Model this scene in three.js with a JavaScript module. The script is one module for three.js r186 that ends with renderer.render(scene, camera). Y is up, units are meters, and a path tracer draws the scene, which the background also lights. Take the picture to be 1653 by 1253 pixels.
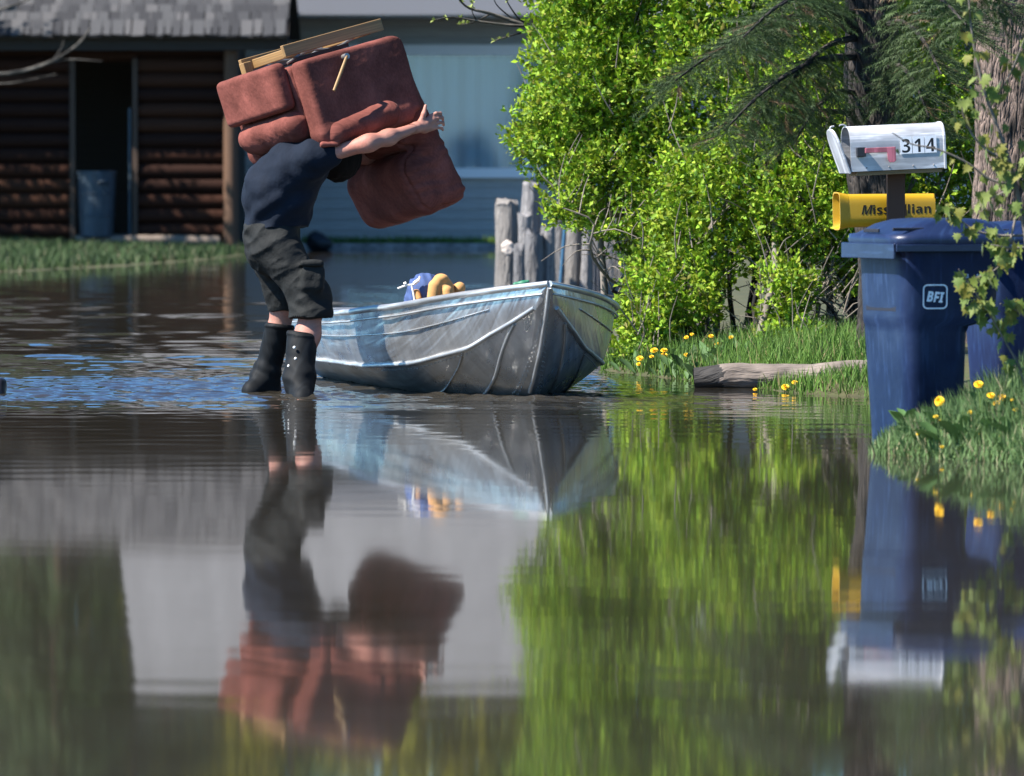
import * as THREE from 'three';
import { Sky } from 'three/addons/objects/Sky.js';
import { mergeGeometries, mergeVertices } from 'three/addons/utils/BufferGeometryUtils.js';
import { ImprovedNoise } from 'three/addons/math/ImprovedNoise.js';
import { RoundedBoxGeometry } from 'three/addons/geometries/RoundedBoxGeometry.js';

// ---------------------------------------------------------------- camera
// The photo is 1653 x 1253: a long lens, 1.25 m above the flood water, horizon on its row 260.
const FP = 11000, YH = 260, EYE = 1.25;
const scene = new THREE.Scene();
const camera = new THREE.PerspectiveCamera(2 * Math.atan(626.5 / FP) * 180 / Math.PI, 1024 / 776, 0.5, 2500);
const PITCH = Math.atan((626.5 - YH) / FP);
camera.position.set(0, EYE, 0);
camera.rotation.x = -PITCH;
camera.focus = 36.5;
camera.userData.fStop = 5.6;
scene.add(camera);

// ---------------------------------------------------------------- sky and sun
const SUN = new THREE.Vector3().setFromSphericalCoords(1, (90 - 49) * Math.PI / 180, -67 * Math.PI / 180);
const sky = new Sky();
sky.name = 'sky'; sky.userData.kind = 'structure';
sky.scale.setScalar(2000);
sky.material.uniforms.sunPosition.value.copy(SUN);
sky.material.uniforms.turbidity.value = 2.6;
sky.material.uniforms.rayleigh.value = 1.1;
sky.material.uniforms.mieCoefficient.value = 0.004;
sky.material.uniforms.mieDirectionalG.value = 0.8;
if (sky.material.uniforms.cloudCoverage) sky.material.uniforms.cloudCoverage.value = 0;
scene.add(sky);
scene.environmentIntensity = 0.1;
const sun = new THREE.DirectionalLight(new THREE.Color(1, 0.94, 0.86), 5);
sun.position.copy(SUN).multiplyScalar(120).add(new THREE.Vector3(0, 0, -55));
sun.target.position.set(0, 0, -55);
sun.castShadow = true;
sun.shadow.mapSize.set(4096, 4096);
Object.assign(sun.shadow.camera, { left: -60, right: 60, top: 60, bottom: -60, near: 1, far: 300 });
scene.add(sun, sun.target);
const EXPOSURE = 2.75;

// ---------------------------------------------------------------- helpers
const V = (x, y, z) => new THREE.Vector3(x, y, z);
const XA = V(1, 0, 0);
function P(px, py, D) {                                     // the point at depth D seen at a pixel
  const v = V((px - 826.5) / FP, -(py - 626.5) / FP, -1).applyAxisAngle(XA, -PITCH);
  v.multiplyScalar(D / -v.z); v.y += EYE; return v;
}
const depthAt = (py) => FP * EYE / (py - YH);              // depth of the water on a row
const X = (px, D) => (px - 826.5) * D / FP;
const RN = (seed) => () => { seed |= 0; seed = seed + 0x6D2B79F5 | 0; let t = Math.imul(seed ^ seed >>> 15, 1 | seed); t = t + Math.imul(t ^ t >>> 7, 61 | t) ^ t; return ((t ^ t >>> 14) >>> 0) / 4294967296; };
const perlin = new ImprovedNoise();
const nz = (x, y, z = 0) => perlin.noise(x + 57.3, y + 31.7, z + 11.1);
const clamp = (x, a = 0, b = 1) => Math.min(b, Math.max(a, x));
const mix = (a, b, t) => a + (b - a) * t;
const sstep = (a, b, x) => { const t = clamp((x - a) / (b - a)); return t * t * (3 - 2 * t); };
function table(rows, x) {                                   // linear interpolation in [[x, a, b ...], ...]
  if (x <= rows[0][0]) return rows[0].slice(1);
  for (let i = 1; i < rows.length; i++) if (x <= rows[i][0]) { const t = (x - rows[i - 1][0]) / (rows[i][0] - rows[i - 1][0]); return rows[i].slice(1).map((b, k) => mix(rows[i - 1][k + 1], b, t)); }
  return rows[rows.length - 1].slice(1);
}
const taken = {};
function numbered(name) { const n = taken[name] = (taken[name] ?? -1) + 1; return n ? `${name}_${String(n).padStart(3, '0')}` : name; }
function tag(o, label, category, group) { o.userData.label = label; o.userData.category = category; if (group) o.userData.group = group; return o; }
function thing(name, label, category, base = V(0, 0, 0), group) {
  const o = new THREE.Group(); o.name = numbered(name); o.position.copy(base); scene.add(o); return tag(o, label, category, group);
}
function part(name, geo, mat, parent) { const m = new THREE.Mesh(geo, mat); m.name = name; m.castShadow = m.receiveShadow = true; parent.add(m); return m; }
function wpart(name, geo, mat, parent, root = parent) { geo.translate(-root.position.x, -root.position.y, -root.position.z); return part(name, geo, mat, parent); }
function structure(name, geo, mat) { const m = part(name, geo, mat, scene); m.userData.kind = 'structure'; return m; }
function single(name, geo, mat, label, category, group) { const m = part(numbered(name), geo, mat, scene); return tag(m, label, category, group); }
const merge = (list) => mergeGeometries(list.map((g) => { const q = g.index ? g.toNonIndexed() : g.clone(); for (const k of Object.keys(q.attributes)) if (!['position', 'normal', 'uv'].includes(k)) q.deleteAttribute(k); return q; }));
function box(w, h, d, x = 0, y = 0, z = 0, r = 0) {            // a box with uv in metres, v along its longest side
  const g = r ? new RoundedBoxGeometry(w, h, d, 2, r) : new THREE.BoxGeometry(w, h, d), p = g.attributes.position, n = g.attributes.normal, uv = g.attributes.uv, size = [w, h, d], long = size.indexOf(Math.max(w, h, d));
  for (let i = 0; i < p.count; i++) { const c = [p.getX(i), p.getY(i), p.getZ(i)], a = [n.getX(i), n.getY(i), n.getZ(i)].map(Math.abs), face = a.indexOf(Math.max(...a)), v = face === long ? (long + 1) % 3 : long, u = 3 - face - v; uv.setXY(i, c[u] + x * .37, c[v] + y * .61 + z * .23); }
  return g.translate(x, y, z);
}
function tube(points, radii, sides = 8, steps = 0) {         // a tapered tube through points
  const n = steps || points.length - 1, curve = new THREE.CatmullRomCurve3(points), rings = [];
  const fr = curve.computeFrenetFrames(n, false), pos = [], nor = [], uv = [], idx = [];
  let run = 0, last = null;
  for (let i = 0; i <= n; i++) {
    const t = i / n, c = points.length === 2 ? points[0].clone().lerp(points[1], t) : curve.getPoint(t), f = t * (radii.length - 1), k = Math.min(Math.floor(f), radii.length - 2), r = radii.length === 1 ? radii[0] : mix(radii[k], radii[k + 1], f - k);
    if (last) run += c.distanceTo(last); last = c;
    for (let j = 0; j <= sides; j++) {
      const a = j / sides * Math.PI * 2, d = fr.normals[i].clone().multiplyScalar(Math.cos(a)).addScaledVector(fr.binormals[i], Math.sin(a));
      pos.push(c.x + d.x * r, c.y + d.y * r, c.z + d.z * r); nor.push(d.x, d.y, d.z); uv.push(j / sides * 2 * Math.PI * r, run);
    }
  }
  for (let i = 0; i < n; i++) for (let j = 0; j < sides; j++) { const a = i * (sides + 1) + j, b = a + sides + 1; idx.push(a, a + 1, b, b, a + 1, b + 1); }
  for (const e of [0, n]) {                                  // caps
    const c0 = pos.length / 3, t = curve.getTangent(e / n), c = points.length === 2 ? points[e ? 1 : 0] : curve.getPoint(e / n), s = e ? 1 : -1;
    pos.push(c.x, c.y, c.z); nor.push(t.x * s, t.y * s, t.z * s); uv.push(0, 0);
    for (let j = 0; j <= sides; j++) { const a = (e * (sides + 1) + j) * 3; pos.push(pos[a], pos[a + 1], pos[a + 2]); nor.push(t.x * s, t.y * s, t.z * s); uv.push(j / sides * .1, .05); }
    for (let j = 0; j < sides; j++) e ? idx.push(c0, c0 + 1 + j, c0 + 2 + j) : idx.push(c0, c0 + 2 + j, c0 + 1 + j);
  }
  return geoOf(pos, idx, nor, uv);
}
function geoOf(pos, idx, nor, uv) {
  const g = new THREE.BufferGeometry();
  g.setAttribute('position', new THREE.Float32BufferAttribute(pos, 3));
  if (uv) g.setAttribute('uv', new THREE.Float32BufferAttribute(uv, 2)); else g.setAttribute('uv', new THREE.Float32BufferAttribute(new Float32Array(pos.length / 3 * 2), 2));
  g.setIndex(idx);
  if (nor) g.setAttribute('normal', new THREE.Float32BufferAttribute(nor, 3)); else g.computeVertexNormals();
  return g;
}
// distance fields and their surface (naive surface nets)
const len3 = (x, y, z) => Math.sqrt(x * x + y * y + z * z);
function cone(a, b, ra, rb, sx = 1, sy = 1, sz = 1) {        // tapered capsule
  const ax = a.x, ay = a.y, az = a.z, dx = b.x - ax, dy = b.y - ay, dz = b.z - az, dd = dx * dx + dy * dy + dz * dz || 1e-9;
  return (x, y, z) => { const px = x - ax, py = y - ay, pz = z - az, t = clamp((px * dx + py * dy + pz * dz) / dd); return len3((px - dx * t) / sx, (py - dy * t) / sy, (pz - dz * t) / sz) - mix(ra, rb, t); };
}
const ell = (c, rx, ry, rz) => (x, y, z) => { const px = (x - c.x) / rx, py = (y - c.y) / ry, pz = (z - c.z) / rz, k = len3(px, py, pz); return (k - 1) * Math.min(rx, ry, rz); };
const rbox = (cx, cy, cz, hx, hy, hz, r) => (x, y, z) => { const qx = Math.abs(x - cx) - hx + r, qy = Math.abs(y - cy) - hy + r, qz = Math.abs(z - cz) - hz + r; return len3(Math.max(qx, 0), Math.max(qy, 0), Math.max(qz, 0)) + Math.min(Math.max(qx, qy, qz), 0) - r; };
const smin = (a, b, k) => { const h = Math.max(k - Math.abs(a - b), 0) / k; return Math.min(a, b) - h * h * k / 4; };
const blend = (k, ...fs) => (x, y, z) => { let d = fs[0](x, y, z); for (let i = 1; i < fs.length; i++) d = smin(d, fs[i](x, y, z), k); return d; };
function sdf(f, lo, hi, c) {
  const [nx, ny, nzz] = [0, 1, 2].map((i) => Math.ceil((hi[i] - lo[i]) / c) + 1), v = new Float32Array(nx * ny * nzz), at = (i, j, k) => (k * ny + j) * nx + i;
  for (let k = 0; k < nzz; k++) for (let j = 0; j < ny; j++) for (let i = 0; i < nx; i++) v[at(i, j, k)] = f(lo[0] + i * c, lo[1] + j * c, lo[2] + k * c);
  const id = new Int32Array(nx * ny * nzz).fill(-1), pos = [], idx = [];
  for (let k = 0; k < nzz - 1; k++) for (let j = 0; j < ny - 1; j++) for (let i = 0; i < nx - 1; i++) {
    let sx = 0, sy = 0, sz = 0, n = 0;
    for (let e = 0; e < 12; e++) {
      const ax = e >> 2, u = e & 1, w = e >> 1 & 1, a = ax === 0 ? [0, u, w] : ax === 1 ? [u, 0, w] : [u, w, 0], b = a.slice(); b[ax] = 1;
      const va = v[at(i + a[0], j + a[1], k + a[2])], vb = v[at(i + b[0], j + b[1], k + b[2])];
      if (va < 0 !== vb < 0) { const t = va / (va - vb); sx += mix(a[0], b[0], t); sy += mix(a[1], b[1], t); sz += mix(a[2], b[2], t); n++; }
    }
    if (n) { id[at(i, j, k)] = pos.length / 3; pos.push(lo[0] + (i + sx / n) * c, lo[1] + (j + sy / n) * c, lo[2] + (k + sz / n) * c); }
  }
  const quad = (a, b, d, e, flip) => { if (a < 0 || b < 0 || d < 0 || e < 0) return; flip ? idx.push(a, d, b, a, e, d) : idx.push(a, b, d, a, d, e); };
  for (let k = 1; k < nzz - 1; k++) for (let j = 1; j < ny - 1; j++) for (let i = 1; i < nx - 1; i++) {
    const s = v[at(i, j, k)] < 0;
    if (s !== v[at(i + 1, j, k)] < 0) quad(id[at(i, j - 1, k - 1)], id[at(i, j, k - 1)], id[at(i, j, k)], id[at(i, j - 1, k)], !s);
    if (s !== v[at(i, j + 1, k)] < 0) quad(id[at(i - 1, j, k - 1)], id[at(i - 1, j, k)], id[at(i, j, k)], id[at(i, j, k - 1)], !s);
    if (s !== v[at(i, j, k + 1)] < 0) quad(id[at(i - 1, j - 1, k)], id[at(i, j - 1, k)], id[at(i, j, k)], id[at(i - 1, j, k)], !s);
  }
  const nor = [], uv = [], e = c * .4;
  for (let i = 0; i < pos.length; i += 3) {
    const x = pos[i], y = pos[i + 1], z = pos[i + 2], gx = f(x + e, y, z) - f(x - e, y, z), gy = f(x, y + e, z) - f(x, y - e, z), gz = f(x, y, z + e) - f(x, y, z - e), l = len3(gx, gy, gz) || 1;
    nor.push(gx / l, gy / l, gz / l); uv.push(x + z * .9, y + z * .3);
  }
  return geoOf(pos, idx, nor, uv);
}
// textures: tiling value noise
const lattice = (() => { const r = RN(5), a = new Float32Array(65536); for (let i = 0; i < 65536; i++) a[i] = r(); return a; })();
function pn(x, y, px, py, s = 0) {
  const xi = Math.floor(x), yi = Math.floor(y), fx = x - xi, fy = y - yi, u = fx * fx * (3 - 2 * fx), w = fy * fy * (3 - 2 * fy), h = (i, j) => lattice[((((i % px) + px) % px) * 131 + (((j % py) + py) % py) * 977 + s * 7919) & 65535];
  return mix(mix(h(xi, yi), h(xi + 1, yi), u), mix(h(xi, yi + 1), h(xi + 1, yi + 1), u), w);
}
function fb(u, v, fx, fy, oct = 4, s = 0) { let a = 0, w = .5, t = 0; for (let o = 0; o < oct; o++) { a += w * pn(u * fx, v * fy, fx, fy, s + o); t += w; w *= .55; fx *= 2; fy *= 2; } return a / t; }
function tex(n, metres, fn, srgb = true, m = n) {
  const d = new Uint8Array(n * m * 4);
  for (let j = 0; j < m; j++) for (let i = 0; i < n; i++) { const c = fn(i / n, j / m), k = (j * n + i) * 4; if (typeof c === 'number') d[k] = d[k + 1] = d[k + 2] = clamp(c) * 255; else for (let q = 0; q < 3; q++) d[k + q] = clamp(c[q]) * 255; d[k + 3] = 255; }
  const t = new THREE.DataTexture(d, n, m); t.wrapS = t.wrapT = THREE.RepeatWrapping; t.magFilter = THREE.LinearFilter; t.minFilter = THREE.LinearMipmapLinearFilter; t.generateMipmaps = true;
  t.repeat.set(1 / metres[0], 1 / metres[1]); if (srgb) t.colorSpace = THREE.SRGBColorSpace; t.needsUpdate = true; return t;
}
const grey = (a, b, f) => (u, v) => mix(a, b, f(u, v));
const C = (r, g, b) => new THREE.Color().setRGB(r, g, b);
const M = (c, rough = .8, more = {}) => new THREE.MeshPhysicalMaterial({ color: Array.isArray(c) ? C(...c) : c, roughness: rough, side: THREE.DoubleSide, ...more });
const T = {
  mottle: tex(256, [.5, .5], grey(.55, 1, (u, v) => fb(u, v, 5, 5, 5, 3))),
  mottleBig: tex(256, [2.2, 2.2], grey(.6, 1, (u, v) => fb(u, v, 4, 4, 6, 9))),
  grain: tex(256, [.12, 1.1], (u, v) => { const g = fb(u, v, 18, 2, 4, 2), h = fb(u, v, 5, 4, 3, 8); return mix(.45, 1, g * .7 + h * .3); }),
  bark: tex(256, [.35, .7], (u, v) => { const a = fb(u + .05 * fb(u, v, 6, 6, 2, 4), v, 11, 4, 4, 1); return Math.pow(1 - Math.abs(a - .5) * 2, 1.6) * .55 + a * .45; }),
  barkBump: tex(256, [.35, .7], (u, v) => { const a = fb(u + .05 * fb(u, v, 6, 6, 2, 4), v, 11, 4, 4, 1); return 1 - Math.pow(1 - Math.abs(a - .5) * 2, 3); }, false),
  velour: tex(512, [.6, .6], (u, v) => mix(.62, 1.05, clamp((fb(u, v, 5, 4, 5, 6) - .25) * 1.5) * .65 + fb(u, v, 120, 60, 2, 12) * .35)),
  cloth: tex(256, [.3, .3], (u, v) => mix(.7, 1, fb(u, v, 4, 4, 3, 20) * .6 + lattice[(Math.floor(u * 256) * 256 + Math.floor(v * 256)) & 65535] * .4)),
  metal: tex(512, [.9, .9], (u, v) => { const s = fb(u, v, 60, 3, 2, 31), b = fb(u, v, 5, 5, 5, 33); return mix(.66, 1, clamp(b * .75 + s * .3)); }),
  metalRough: tex(512, [.7, .7], (u, v) => clamp(.35 + .75 * fb(u, v, 5, 7, 5, 37)), false),
  scuff: tex(512, [.8, .8], (u, v) => { const b = fb(u, v, 4, 6, 5, 41), s = Math.pow(fb(u, v, 40, 5, 3, 43), 5) * 5; return clamp(.62 + .3 * b + s * .25); }),
  fine: tex(256, [.25, .25], (u, v) => fb(u, v, 10, 10, 4, 50), false),
  dent: tex(256, [1.1, .8], (u, v) => fb(u, v, 5, 6, 3, 55) * .8 + fb(u, v, 3, 30, 2, 57) * .2, false),
  plastic: tex(512, [1, 1], (u, v) => { const b = fb(u, v, 5, 5, 5, 141), s = Math.pow(fb(u, v, 70, 9, 2, 143), 7) * 6, d = Math.pow(fb(u, v, 9, 14, 4, 145), 3); const q = clamp((fb(u, v, 7, 5, 5, 149) - .42) * 2.2); return [clamp(.5 + .18 * b + s * .25 + q * .4), clamp(.55 + .18 * b + s * .25 + q * .32), clamp(.66 + .18 * b + s * .2 + q * .18)]; }),
  skin: tex(256, [.3, .3], (u, v) => { const a = fb(u, v, 4, 4, 5, 160), b = fb(u, v, 24, 24, 3, 163); return [mix(.82, 1, b), mix(.66, 1, a * .7 + b * .3), mix(.62, 1, a * .7 + b * .3)]; }),
  stone: tex(256, [.6, .6], (u, v) => mix(.5, 1, fb(u, v, 6, 6, 6, 60))),
};

// ---------------------------------------------------------------- ground
const shoreRight = [[1700, 752], [1600, 744], [1500, 738], [1442, 734]].map(([px, py]) => [X(px, depthAt(py)), depthAt(py)])
  .concat([[1.80, 31], [1.93, 34.5]], [[1400, 640], [1300, 636], [1238, 628], [1120, 614], [1050, 606], [980, 597]].map(([px, py]) => [X(px, depthAt(py)), depthAt(py)]),
    [[.62, 44], [.72, 52], [.95, 62], [1.6, 80], [60, 84], [60, 26]]);
const shoreBack = [[-80, 70], [-8, 74], [-5.6, 77], [-4.6, 81.5], [-3.9, 86], [-3.4, 93], [-2.8, 96.8], [.2, 97.1], [3, 97.1], [60, 90], [400, 90], [400, 1800], [-400, 1800], [-400, 70]];
function inside(poly, x, D) {                                // signed distance to a polygon, positive inside
  let d = 1e9, s = -1;
  for (let i = 0, j = poly.length - 1; i < poly.length; j = i++) {
    const [ax, ay] = poly[i], [bx, by] = poly[j], ex = bx - ax, ey = by - ay, wx = x - ax, wy = D - ay, t = clamp((wx * ex + wy * ey) / (ex * ex + ey * ey));
    d = Math.min(d, Math.hypot(wx - ex * t, wy - ey * t));
    if ((ay > D) !== (by > D) && x < (bx - ax) * (D - ay) / (by - ay) + ax) s = -s;
  }
  return d * s;
}
function groundAt(x, D) {
  const a = inside(shoreRight, x, D), b = inside(shoreBack, x, D), n = nz(x * 1.3, D * 1.3) * .5 + nz(x * 5, D * 5) * .25;
  const hA = a > 0 ? Math.min(.17, .015 + a * .16) : Math.max(-.16, a * .22), hB = b > 0 ? Math.min(.22, .01 + b * .025) : Math.max(-.16, b * .12);
  return Math.max(hA, hB) + n * .03;
}
{
  const xs = [-420, -200, -100, -60, -40, -25, -17, -13, -10], ds = [-60, -20, 0, 8, 14, 20, 24];
  for (let x = -9; x < 10; x += .14) xs.push(x);
  xs.push(11, 13, 17, 25, 40, 60, 100, 200, 420);
  for (let d = 26; d < 46; d += .2) ds.push(d);
  for (let d = 46; d < 104; d += .6) ds.push(d);
  ds.push(108, 115, 130, 160, 220, 320, 500, 800, 1200, 1750);
  const pos = [], uv = [], idx = [], n = xs.length;
  for (const d of ds) for (const x of xs) { pos.push(x, groundAt(x, d), -d); uv.push(x, d); }
  for (let j = 0; j < ds.length - 1; j++) for (let i = 0; i < n - 1; i++) { const a = j * n + i; idx.push(a, a + 1, a + n, a + 1, a + n + 1, a + n); }
  const soil = M([.085, .075, .04], .95, { map: tex(256, [1.5, 1.5], (u, v) => { const a = fb(u, v, 7, 7, 6, 70), b = fb(u, v, 20, 20, 3, 71); return [mix(.55, .95, a), mix(.6, 1, a * .6 + b * .4), mix(.4, .8, a)]; }) });
  structure('ground', geoOf(pos, idx, null, uv), soil);
}

// ---------------------------------------------------------------- flood water, a rippled sheet
{
  const rnd = RN(77), waves = (n, l0, l1, spread) => Array.from({ length: n }, () => { const l = l0 * Math.pow(l1 / l0, rnd()), k = 2 * Math.PI / l, a = (rnd() - .5) * spread + Math.PI / 2; return [k * Math.cos(a), k * Math.sin(a), rnd() * 6.283, Math.sqrt(2 / n) / k]; });
  const LW = waves(10, .8, 2.6, 5), MW = waves(16, .24, .7, 2.6), SW = waves(22, .065, .19, 2);
  const sum = (w, x, d) => { let h = 0; for (const q of w) h += q[3] * Math.sin(q[0] * x + q[1] * d + q[2]); return h; };
  const height = (x, d) => {
    const patch = clamp(.5 + 1.5 * nz(x * .45, d * .22, 3)), streak = clamp(.45 + 1.7 * nz(x * .35, d * 1.1, 8));
    const leftness = 1 - sstep(.15, .75, x - (d - 36) * .03);
    const stir = Math.exp(-Math.pow((d - 37.7) / 1.9, 2)) * leftness;                       // where the man wades
    const swash = Math.exp(-Math.pow((d - 35.6) / .9, 2)) * (1 - sstep(.5, 1.3, x));          // in front of the boat
    const back = sstep(39, 42, d) * (1 - sstep(55, 74, d)) * (1 - sstep(-.2, .8, x));
    const bow = Math.exp(-Math.pow((d - 35.2) / 1.0, 2)) * Math.exp(-Math.pow((x - 1.0) / .7, 2));
    const near = 1 - sstep(28.5, 34.5, d);
    let h = sum(LW, x, d) * (.0003 + .006 * stir + .005 * back) + sum(MW, x, d) * ((.0002 + .0005 * patch) * near + .004 * (1 - near) + .07 * stir * (.7 + .5 * streak) + .035 * back * (.25 + streak) + .05 * swash * streak + .012 * bow);
    if (d > 32 && d < 47) h += sum(SW, x, d) * (.17 * stir * (.75 + .5 * streak) + .13 * swash * streak + .004 + .012 * bow * streak + .03 * back * patch);
    for (const [fx, fd, a] of [[-1.17, 36.2, 1], [-1.36, 36.9, .8]]) { const r = Math.hypot(x - fx, d - fd); if (r < 3) h += a * .0035 * Math.sin(r * 26) * Math.exp(-r * 1.3) * sstep(0, .12, r); }
    return h;
  };
  const rows = [];
  for (let d = 6; d < 15; d += .5) rows.push(d);
  for (let d = 15; d < 33; d += .055) rows.push(d);
  for (let d = 33; d < 41; d += .019) rows.push(d);
  for (let d = 41; d < 44; d += .03) rows.push(d);
  for (let d = 44; d < 99; d += .085) rows.push(d);
  rows.push(104, 112);
  const cols = 250, pos = [], uv = [], idx = [];
  for (const d of rows) for (let i = 0; i <= cols; i++) {
    const t = i / cols * 2 - 1, w = .0752 * d * 1.18 + .5, q = Math.abs(t), x = Math.sign(t) * (q < .94 ? q / .94 * w : mix(w, 70, Math.pow((q - .94) / .06, 2)));
    pos.push(x, q < .94 ? height(x, d) : 0, -d); uv.push(x, d);
  }
  for (let j = 0; j < rows.length - 1; j++) for (let i = 0; i < cols; i++) { const a = j * (cols + 1) + i; idx.push(a, a + 1, a + cols + 1, a + 1, a + cols + 2, a + cols + 1); }
  const water = M([.034, .0305, .025], .035, { ior: 1.333, map: tex(256, [6, 3], (u, v) => { const a = fb(u, v, 5, 8, 5, 80); return [mix(.8, 1, a), mix(.78, 1, a), mix(.72, 1, a)]; }) });
  structure('water', geoOf(pos, idx, null, uv), water);
}

// ---------------------------------------------------------------- vegetation makers
function leafGeo(w = .55, curl = .12, mid = .45) {           // a unit leaf along +z, folded on its midrib
  const p = [0, 0, 0, -w / 2, curl, mid, w / 2, curl, mid, 0, -curl * .3, 1, 0, 0, mid];
  return geoOf(p, [0, 4, 1, 1, 4, 3, 0, 2, 4, 4, 2, 3], null, [0, 0, 0, .5, 1, .5, .5, 1, .5, .5]);
}
const LEAF = leafGeo();
function leafMat(c, trans = .38) { return M(c, .62, { transmission: trans, thickness: 0, ior: 1.4, specularIntensity: .4 }); }
const leafWhite = { };
const O3 = new THREE.Object3D();
function instanced(name, geo, mat, list, parent) {           // list: [position, quaternion, scale, colour]
  const m = new THREE.InstancedMesh(geo, mat, list.length), mt = new THREE.Matrix4(), s = V(1, 1, 1);
  list.forEach(([p, q, k, c], i) => { typeof k === 'number' ? s.setScalar(k) : s.copy(k); m.setMatrixAt(i, mt.compose(p, q, s)); if (c) m.setColorAt(i, c); });
  m.name = name; m.castShadow = m.receiveShadow = true; m.userData.kind = 'stuff'; parent.add(m); return m;
}
const ZP = V(0, 0, 1);
function sprigs(list, rnd, origin, blobs, count, size, tone, perSprig = 8, outward = .75) {
  const weights = blobs.map((b) => b[1] * b[2] * (b[4] ?? 1)), total = weights.reduce((a, b) => a + b, 0);
  blobs.forEach(([c, rx, ry, rz, w], bi) => {
    const n = Math.round(count * weights[bi] / total);
    for (let i = 0; i < n; i++) {
      const d = V(rnd() * 2 - 1, rnd() * 2 - 1, rnd() * 2 - 1); if (d.length() > 1 || d.length() < .05) { i--; continue; }
      const r = Math.pow(rnd(), 1 / 3.4) * (1 + .35 * nz(d.x * 2.2 + bi * 3, d.y * 2.2, d.z * 2.2)); d.normalize();
      const tip = V(c.x + d.x * r * rx, c.y + d.y * r * ry, c.z + d.z * r * rz);
      const hole = nz(tip.x * 2.3, tip.y * 2.3, tip.z * 2.3); if (hole < -.24 && rnd() < .85) continue;
      const dir = V(d.x * outward + (rnd() - .5) * .9, d.y * .35 + .45 + (rnd() - .5) * .7, d.z * outward + (rnd() - .5) * .9).normalize();
      const lenS = size * (2 + rnd() * 2.2), shade = .75 + rnd() * .5;
      for (let k = 0; k < perSprig; k++) {
        const t = k / perSprig, p = tip.clone().addScaledVector(dir, lenS * t - lenS * .5), ld = dir.clone().multiplyScalar(.5).add(V(rnd() - .5, rnd() - .45, rnd() - .5).multiplyScalar(1.6)).normalize();
        const q = new THREE.Quaternion().setFromUnitVectors(ZP, ld).multiply(new THREE.Quaternion().setFromAxisAngle(ZP, (rnd() - .5) * 2.4));
        list.push([p.sub(origin), q, size * (.5 + rnd() * .85), tone(rnd, shade)]);
      }
    }
  });
}
function stemCurve(a, b, rnd, wob = .12, n = 5) { const pts = []; for (let i = 0; i <= n; i++) { const t = i / n, p = a.clone().lerp(b, t); p.y = mix(a.y, b.y, Math.pow(t, .8)); if (i && i < n) p.add(V((rnd() - .5) * wob, (rnd() - .5) * wob * .5, (rnd() - .5) * wob)); pts.push(p); } return pts; }
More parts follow.
